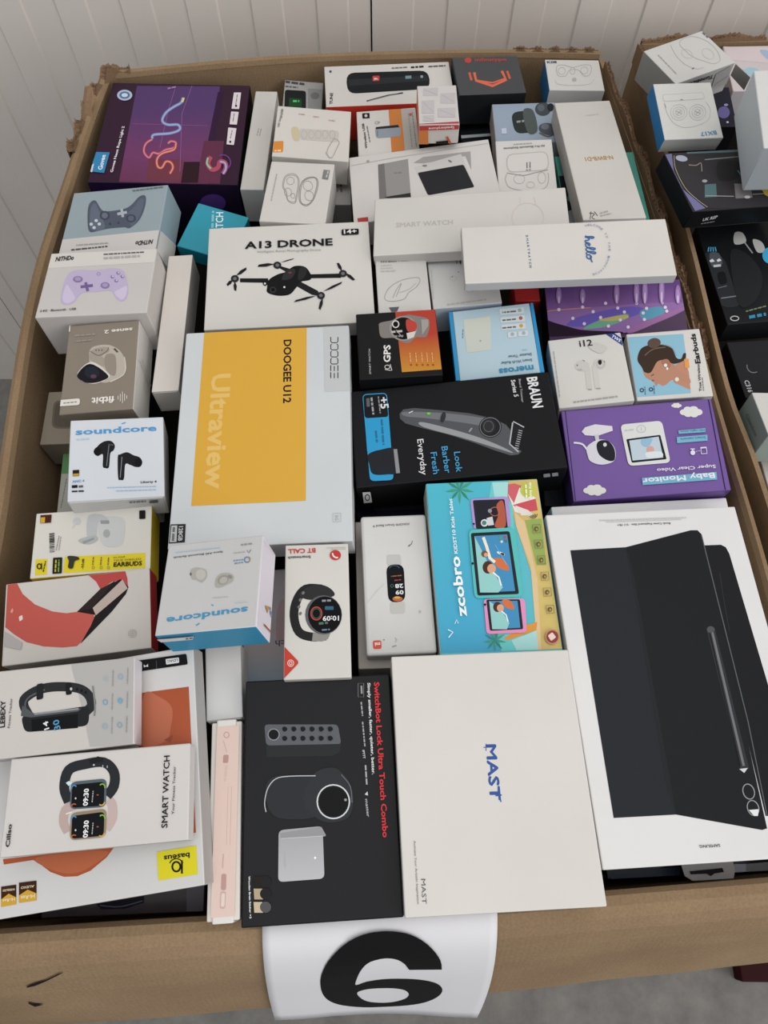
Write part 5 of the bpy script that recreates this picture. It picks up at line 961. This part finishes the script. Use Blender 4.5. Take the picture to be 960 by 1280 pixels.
for x, y in ((148, 220), (262, 208), (215, 262), (312, 230), (348, 258), (270, 288), (372, 190), (430, 213), (462, 232), (442, 270), (520, 190), (552, 237), (558, 268), (568, 215), (642, 188), (658, 210), (665, 228), (720, 182), (385, 300), (480, 305)): b.ell(x, y, 8, 8, 'e2d5e6', n=12)
for x, h_ in ((148, 80), (262, 70), (425, 100), (520, 110), (560, 120), (640, 130), (718, 90)): b.ell(x, 190 - h_ * .45, 13, h_ * .5, '9472ad').ell(x, 190 - h_ * .35, 8, h_ * .38, 'a98bbf').ell(x, 190 - h_ * .2, 4, h_ * .22, 'd3c0dc')
b.done()
b = mk('itwelve', 'earbuds_box', 'white box with a dark blue corner ribbon and two faint white earbuds', top='cbc9c4', front='b5b2ae', left='b9b7b3', right='c5c2be')
b.f(660, 330, 3.84).part('blue_ribbon').poly([(362, 330), (400, 322), (466, 368), (468, 402)], '2c4184').text('TWS', (398, 350), (440, 375), 14, 'dcdfe8', .03).done()
b.part('printed_earbuds', 'pale earbuds').line([(285, 500), (295, 600)], 26, 'c0beb9').line([(320, 490), (335, 598)], 26, 'c3c1bc').ell(260, 490, 35, 26, 'bfbdb8').ell(345, 480, 30, 26, 'bfbdb8').ell(345, 472, 9, 13, '25262a').ell(236, 487, 3, 4, '4a4a4a').line([(262, 462), (272, 468)], 3, '5a5a58').ell(366, 470, 3, 3, '5a5a58').ring(348, 480, 18, 20, 2, 'a5a39e').ell(250, 508, 12, 5, 'aeaca7').ell(297, 603, 10, 3, '9a9893').ell(338, 598, 12, 3, '9a9893').poly([(290, 385), (330, 380), (380, 400), (350, 430), (300, 410)], 'c0bdb8', smooth=True).done()
b.part('lettering').text('i12', (248, 398), (310, 392), 30, '3a3d4c', .02).bars((218, 668), (430, 640), 7, '9a9894', 4).bars((155, 640), (125, 420), 5, 'a5a39f', 5).done()
b = mk('woman', 'earbuds_box', 'white box with a photo of a brown haired woman wearing earbuds', top='cfccc7', front='b9b6b2', right='c5c2be', left='b9b6b2')
b.f(660, 330, 3.84).part('printed_portrait', 'side view of a person with brown hair in a bun')
b.poly([(480, 352), (745, 336), (782, 620), (515, 640)], '86b4c8').poly([(680, 505), (752, 455), (772, 520), (780, 605), (700, 570)], 'b5826a')
b.poly([(590, 490), (650, 455), (690, 470), (720, 510), (770, 540), (775, 575), (700, 555), (665, 578), (645, 585), (625, 575), (615, 588), (600, 565), (565, 545), (550, 510), (560, 500)], 'b08068', smooth=True)
b.poly([(545, 495), (525, 460), (540, 410), (580, 390), (640, 388), (690, 405), (712, 450), (735, 455), (745, 432), (758, 430), (750, 462), (700, 480), (660, 462), (620, 470), (590, 520), (560, 520)], '4a3a30', smooth=True).ell(605, 380, 32, 24, '55433a', -10).line([(560, 440), (600, 410), (660, 400)], 5, '6b584a', smooth=True).line([(640, 385), (690, 400), (712, 440)], 3, '8d9c9c', smooth=True)
b.poly([(640, 465), (670, 458), (685, 485), (670, 505), (650, 490)], 'a06e58', smooth=True).ell(660, 487, 8, 8, 'e2e0dc').ell(668, 503, 5, 7, 'e2e0dc').line([(590, 538), (604, 530)], 3, '3c2c28').ell(600, 560, 6, 4, '8d4f48').ell(714, 555, 10, 10, 'd8d4cc').done()
b.part('orange_tag').poly([(748, 458), (770, 455), (775, 498), (754, 502)], 'd8954a').done().part('lettering', 'black lettering reading upwards').text('Earbuds', (828, 478), (802, 335), 24, '232325', .04).text('True Wireless', (834, 612), (822, 482), 12, '2c2c2e', .02).bars((845, 610), (838, 545), 4, '7a7876', 3).ring(546, 607, 8, 8, 4, '33424c').ring(590, 603, 8, 8, 4, '33424c').bars((565, 628), (562, 588), 4, '4f6674', 4).bars((608, 625), (606, 585), 4, '4f6674', 5).done()

# --- baby monitor
b = mk('baby', 'baby_monitor_box', 'purple box with a baby monitor screen, camera and white clouds', top='6b4f93', front='5a4080', right='6b4f93', left='5a4080', coat=.2)
b.f(690, 490, 4).part('slot_lines', 'dark slots at the lid edges').line([(66, 92), (118, 545)], 4, '3a2a58').line([(782, 38), (868, 498)], 5, '2c2046').done()
b.part('printed_cloud')
for cx, cy, s_ in ((622, 68, .45), (695, 100, 1), (213, 492, 1)):
    b.done().part('printed_cloud')
    for dx, dy, rx, ry in ((0, 0, 40, 20), (-35, 2, 22, 15), (35, 2, 22, 16), (-18, -12, 20, 14), (12, -14, 22, 14), (-15, 13, 20, 13), (15, 14, 20, 14)): b.ell(cx + dx * s_, cy + dy * s_, rx * s_, ry * s_, 'd3d2cd')
b.done().part('printed_camera', 'white camera on a ceiling mount').poly([(148, 200), (165, 178), (215, 163), (300, 172), (303, 195), (225, 222), (165, 218)], 'cfced2').poly([(210, 215), (232, 215), (236, 245), (218, 245)], 'bcbcc2').line([(108, 255), (150, 262), (175, 290)], 9, 'd5d3d8', smooth=True)
b.poly([(175, 275), (230, 240), (285, 250), (315, 290), (310, 345), (250, 365), (195, 350), (178, 320)], 'cbcad0', smooth=True).poly([(222, 265), (245, 243), (285, 250), (312, 290), (312, 340), (280, 345), (235, 315)], '2b2c32', smooth=True).ell(264, 265, 9, 10, 'c8c8cc').done()
b.part('printed_monitor', 'white monitor with a baby picture on its screen').rr((340, 165), (548, 145), (592, 355), (382, 372), 'cfd0ce', .12).rr((370, 238), (540, 216), (572, 338), (398, 356), '26282e', .05).poly([(385, 245), (532, 225), (555, 330), (402, 345)], 'b3c3cc').ell(490, 290, 20, 18, 'c99a90').poly([(445, 240), (500, 235), (480, 275), (450, 270)], '8ab0c8', smooth=True).poly([(470, 305), (540, 300), (550, 325), (480, 332)], 'cfd6d8', smooth=True).ring(445, 187, 22, 18, 3, 'aeb0b0').line([(445, 178), (445, 196)], 2, 'a0a2a2').bars((362, 200), (410, 194), 8, 'b8baba', 3).done()
b.part('lettering', 'white lettering on light blue, upside down').poly([(630, 195), (765, 183), (765, 203), (632, 212)], '6fa9c0').poly([(622, 228), (775, 216), (776, 246), (624, 258)], '6fa9c0').poly([(448, 432), (820, 402), (824, 440), (452, 468)], '6aa6be')
b.text('Baby Monitor', (808, 406), (450, 436), 26, 'd9dce2', .045).text('Super Clear Video', (815, 366), (522, 386), 17, 'd6d2de', .02).text('HD night vision', (760, 188), (640, 197), 9, '3f6a8a', .01).text('Smart camera', (765, 224), (640, 234), 12, '3f6a8a', .01)
b.line([(742, 284), (770, 282), (773, 310), (745, 312)], 4, 'd6d2de', closed=True).line([(740, 282), (770, 280)], 7, 'd6d2de').ell(702, 306, 12, 12, 'd6d2de').line([(690, 288), (712, 288)], 5, 'd6d2de').line([(701, 288), (701, 300)], 5, 'd6d2de').ell(720, 300, 2, 2, 'd6d2de').ell(728, 298, 2, 2, 'd6d2de').ell(736, 297, 2, 2, 'd6d2de').done()

# --- trimmer
b = mk('braun', 'trimmer_box', 'wide black box with a grey beard trimmer', top='202124', front='161719', right='17181a', left='17181a', coat=.35)
b.f(430, 460, 3.31).part('printed_trimmer', 'grey beard trimmer')
b.poly([(230, 190), (245, 172), (290, 166), (400, 175), (520, 188), (620, 210), (670, 235), (692, 262), (690, 318), (735, 345), (722, 358), (690, 362), (620, 340), (540, 310), (430, 275), (320, 248), (255, 230), (232, 210)], '4c4e52', smooth=False)
b.poly([(250, 182), (400, 186), (530, 200), (600, 215), (590, 240), (480, 225), (340, 208), (255, 200)], '6b6d71', smooth=True).poly([(330, 225), (520, 275), (640, 320), (700, 352), (640, 335), (500, 292), (330, 245)], '8f9194', smooth=True).ell(605, 245, 47, 44, '2a2b2e').ring(605, 245, 42, 39, 3, '6f7175').ell(598, 242, 28, 30, '3a3b3f').ring(598, 242, 20, 22, 2, '606266')
b.poly([(695, 228), (715, 236), (745, 248), (725, 335), (690, 312)], '2c2d30').line([(700, 222), (745, 246)], 4, 'b9bbbd').line([(698, 226), (685, 315), (722, 348)], 6, 'a9abad')
for k in range(9): b.line([(738 - k * 2, 262 + k * 9), (722 - k * 2, 258 + k * 9)], 2.5, 'b3b5b7')
b.ell(350, 190, 8, 5, '6fbf3a').ell(410, 205, 10, 22, '3c3e42', 15).bars((520, 268), (532, 252), 7, '8d8f92', 2).line([(268, 188), (285, 180)], 4, 'c9cbcd').done()
b.part('blue_panel').rr((76, 110), (178, 104), (206, 465), (108, 470), '2a93c4', .2).rr((80, 114), (174, 108), (184, 205), (86, 210), '222326', .15).poly([(86, 210), (184, 204), (196, 338), (96, 346)], '2a93c4').done()
b.part('printed_head', 'dark trimmer head').poly([(100, 360), (150, 340), (215, 338), (222, 430), (180, 442), (120, 440), (105, 400)], '2e3136', smooth=True).poly([(205, 338), (220, 337), (232, 436), (216, 438)], '85878a').done()
b.part('lettering', 'white and blue lettering reading downwards').text('BRAUN', (756, 42), (782, 168), 42, 'd6d6d8', .05).text('Series 5', (690, 52), (704, 122), 18, 'cfcfd1', .02).text('Beard Trimmer', (722, 48), (735, 145), 9, 'aaaaac', .01)
b.text('+5', (148, 125), (154, 172), 32, 'd6d6d8', .04).bars((140, 120), (148, 190), 5, '8a8a8c', 3).bars((110, 125), (118, 195), 8, '9a9a9c', 4).rr((92, 128), (106, 127), (108, 162), (94, 163), '5a5a5c', .3).bars((152, 215), (160, 320), 8, '1f6a8c', 5).bars((128, 262), (133, 310), 8, '1f6a8c', 6)
b.text('Look', (455, 350), (465, 434), 26, '3f95c4', .01).text('Barber', (403, 328), (418, 438), 26, '3f95c4', .01).text('Fresh', (358, 352), (370, 442), 26, '3f95c4', .01).text('Everyday', (303, 298), (320, 446), 26, 'cfcfd0', .01).done()
b.on('front').part('printed_label').poly([(76, 507), (108, 505), (116, 548), (82, 552)], 'c5c5c5').ring(96, 528, 9, 12, 4, '3a3a3c').done()
b.on('front').part('lettering').bars((825, 445), (885, 438), 14, '8a8c90', 8).done()
b = mk('navy', 'dark_box', 'dark navy box in the gap below the beard trimmer box', top='1f2033', front='16161f', coat=.5)
b.f(430, 590, 8.727).part('printed_strip').poly([(330, 400), (880, 350), (880, 400), (360, 430)], '34353b').done()
b = mk('navytwo', 'dark_box', 'dark navy box in the gap between the beach box and purple box', top='1c2530', front='151a22', coat=.4)

# ---------------------------------------------------------------- boxes in the second carton
b = mk('r_buds', 'earbuds_box', 'white box turned askew with drawn headphones and lettered side', group=GR2, top='c6c5c2', front='aeadab', left='908e8b', right='aaa8a5')
b.f(780, 30, 5.333).part('printed_sketch', 'grey line drawing of earbuds').line([(370, 130), (400, 95), (470, 85), (560, 120), (620, 180), (640, 240), (600, 265), (540, 250), (460, 220), (400, 170)], 3, 'a3a2a0', closed=True, smooth=True).line([(310, 140), (340, 200), (400, 265), (480, 300), (530, 290)], 3, 'aaa9a7', smooth=True).ring(420, 200, 40, 26, 2, 'aeadab', 30).ring(560, 200, 44, 30, 2, 'b0afad', 40).ell(460, 297, 10, 4, '6a6a6a', -30).done()
b.part('lettering').bars((225, 210), (345, 335), 7, '9a9997', 3).bars((520, 62), (560, 98), 12, '6a6a6a', 4).done()
b.on('front').part('lettering').text('TuneBuds', (600, 332), (415, 392), 22, '35363a', .03).poly([(610, 330), (710, 275), (690, 395), (580, 420)], '9c9b99').bars((600, 405), (690, 345), 6, '7c7b79', 3).done()
b = mk('r_bx', 'earbuds_box', 'white box with a bright blue left side and drawn charging case', group=GR2, top='cbcac6', front='b5b4b1', left='1c6ea4', right='a9a8a5')
b.f(780, 30, 5.333).part('printed_sketch', 'grey line drawing of earbuds in a case').rr((255, 470), (530, 455), (540, 500), (262, 520), 'b9b8b5', .4).rr((259, 474), (526, 460), (535, 496), (267, 515), 'cbcac6', .4)
b.line([(270, 530), (285, 590), (330, 660), (400, 690), (480, 680), (560, 640), (575, 570), (545, 520)], 2.5, 'a8a7a4', smooth=True)
for cx in (365, 490):
    for r_ in (22, 38, 55): b.ring(cx, 590, r_, r_ * .95, 2, 'aba9a6')
    b.line([(cx - 20, 580), (cx + 20, 600)], 2.5, '8c8b88').line([(cx - 12, 605), (cx + 16, 575)], 2.5, '8c8b88')
b.ell(383, 506, 10, 3, '8a8986').line([(268, 530), (280, 560)], 3, 'b58a88').done().part('lettering', 'blue lettering, upside down').text('BX17', (612, 712), (505, 724), 26, '4a8cb0', .02).done()
b = mk('r_purple', 'dark_box', 'dark violet printed box behind the bright blue sided box', group=GR2, top='2a2838', front='17161c', coat=.4)
b.f(780, 30, 5.333).part('printed_picture').ell(665, 590, 40, 40, '5c5688').ell(680, 540, 14, 8, '8a84b4').ell(690, 655, 8, 6, 'b9b6cc').ell(640, 430, 14, 8, '7a76a4').done()
b = mk('r_pink', 'large_box', 'large white and pink box at the back of the second carton', group=GR2, top='c9bfc0', front='b5b0b2')
b.f(780, 30, 5.333).part('printed_picture').poly([(660, 150), (960, 160), (960, 260), (700, 240)], 'cfc2c4').poly([(790, 320), (830, 290), (890, 300), (905, 335), (840, 350)], '9cbccb', smooth=True).poly([(905, 175), (960, 180), (960, 235), (930, 215)], '9fb0c8', smooth=True).done()
b = mk('r_rc', 'toy_box', 'black and violet toy box with a worn curved border, second carton', group=GR2, top='3c3a3c', front='191a1c', left='1c1c22', coat=.5)
b.f(760, 40, 4.267).part('printed_picture', 'curved violet border and workshop scene')
b.poly([(290, 655), (340, 650), (350, 740), (400, 840), (520, 940), (465, 955)], '6c6a94', smooth=False).poly([(350, 650), (400, 645), (860, 640), (853, 940), (540, 940), (430, 850), (365, 740)], '434144').poly([(420, 625), (700, 615), (720, 640), (420, 650)], '5b7378')
b.line([(352, 660), (360, 730), (410, 830), (470, 890), (530, 935)], 3, 'a39c84', smooth=True).ell(392, 675, 32, 16, 'a4a9bc', 10).line([(515, 682), (705, 665)], 5, '8d8f8e').line([(430, 710), (470, 712), (495, 700), (500, 745)], 5, '8d7f78', smooth=True).poly([(590, 690), (700, 700), (690, 780), (590, 790)], '353437', smooth=True).ell(515, 796, 14, 8, '9a9aa0').poly([(515, 815), (575, 810), (580, 880), (515, 885)], '4c6a6e').poly([(672, 810), (758, 812), (770, 885), (680, 890)], '737071').line([(520, 875), (670, 878)], 4, '9b9890').line([(770, 868), (853, 862)], 4, '9b9890').ell(742, 882, 16, 8, 'b9b9bb').poly([(820, 845), (853, 828), (853, 880), (835, 870)], 'c0b43c').line([(690, 740), (725, 790)], 8, '55797c').done()
b.on('front').part('lettering').text('UK REP', (500, 1005), (578, 988), 14, 'c5c5c5', .02).bars((495, 1020), (565, 1008), 5, '77777a', 3).done()
b = mk('r_black', 'toy_car_box', 'glossy black box with a dark sports car and blue lights', group=GR2, top='212326', front='2a2c2f', left='141517', coat=.7, rough=.2)
b.f(800, 300, 3.556).part('printed_car', 'dark sports car with pale lamps')
b.poly([(290, 60), (330, 55), (375, 90), (400, 160), (420, 220), (440, 290), (360, 290), (320, 200), (290, 120)], '33363a', smooth=True).poly([(310, 60), (350, 60), (365, 110), (320, 118)], '4a4e53', smooth=True).poly([(308, 92), (322, 84), (332, 96), (314, 100)], 'd0d3d6').poly([(340, 90), (352, 82), (362, 92), (345, 98)], 'd0d3d6').poly([(325, 112), (358, 108), (360, 118), (328, 122)], 'b5b9bd')
for k in range(4): b.line([(302 + k * 12, 52), (306 + k * 9, 32)], 5, '4a9cc0')
b.poly([(345, 150), (375, 145), (385, 190), (355, 195)], '1c1e20', smooth=True).line([(345, 215), (385, 205)], 4, '5d6166').line([(360, 260), (430, 250)], 5, '6d7176').poly([(400, 60), (470, 60), (540, 150), (520, 260), (440, 290)], '2b2d30', smooth=True).line([(440, -20), (500, 60)], 6, '8a8d90').poly([(500, 0), (540, 10), (555, 50), (520, 55)], 'a9aaa6', smooth=True).ell(575, 70, 32, 36, '3a9cc4').poly([(420, -30), (455, -30), (470, 10), (420, 20)], 'a9aaa6', smooth=True).done()
b.part('lettering').ring(420, 350, 18, 10, 4, 'b5b5b5').bars((470, 322), (560, 298), 6, '6a7a5c', 3).bars((485, 352), (560, 338), 14, '2f7fa4', 4).done()
b = mk('r_cctv', 'camera_box', 'black box with white characters reading upwards, second carton', group=GR2, top='2c2d30', front='222326', left='121316')
b.f(800, 300, 3.556).part('lettering').text('C316', (462, 625), (482, 678), 20, 'b5b5b5', .02).ring(505, 560, 30, 30, 4, '6c6d70', a0=60, a1=190).done()
b = mk('r_grey', 'large_box', 'white box with a grey green lettered side, second carton', group=GR2, top='c6c5c0', front='8f9b95', left='7f8c86')
b.f(800, 300, 3.556).on('left').part('lettering').text('Cleanbox', (470, 780), (515, 880), 14, '55625c', .02, .3).done()
b = mk('r_white', 'large_box', 'plain white box at the right edge below the grey green one', group=GR2, top='cbcac6', front='b5b2ae', left='b9b6b2')
b = mk('r_big', 'large_box', 'tall plain bluish white box at the right edge behind the black and violet toy box', group=GR2, top='cdcdcb', front='aab2b6', left='c6ced2')
def slab(name, px, hs, th, mat, parent):
    P = [at(x, y, RIM + h) for (x, y), h in zip(px, hs)]; n = (P[1] - P[0]).cross(P[2] - P[0]).normalized() * th; m = len(P)
    o = mesh_obj(name, P + [p + n for p in P], [tuple(range(m)), tuple(range(2 * m - 1, m - 1, -1))] + [(i, (i + 1) % m, m + (i + 1) % m, m + i) for i in range(m)], [mat])
    o.parent = parent; o.matrix_parent_inverse = (Matrix.Translation(parent.location) @ parent.rotation_euler.to_matrix().to_4x4()).inverted(); return o
rb = [o for o in SC.objects if o.get('label', '').startswith('white box turned askew')][0]
slab('open_flap', [(919.5, 80), (938, 97), (930, 113), (913, 94)], [.117, .105, .07, .082], .0008, board('b1afac'), rb)['label'] = 'grey open end flap'
fd = [o for o in SC.objects if o.get('label', '').startswith('glossy dark blue box')][0]
slab('hang_tab', [(851, 1079), (916, 1076), (919, 1088), (917, 1098), (866, 1101), (856, 1095)], [-.06] * 6, .0012, board('c3c0bf'), fd)['label'] = 'white hanging tab with a slot'
slab('tab_slot', [(863, 1089), (903, 1085), (905, 1090), (893, 1092), (889, 1095), (884, 1092), (864, 1093)], [-.0575] * 7, .0004, ink('2a2224'), fd)
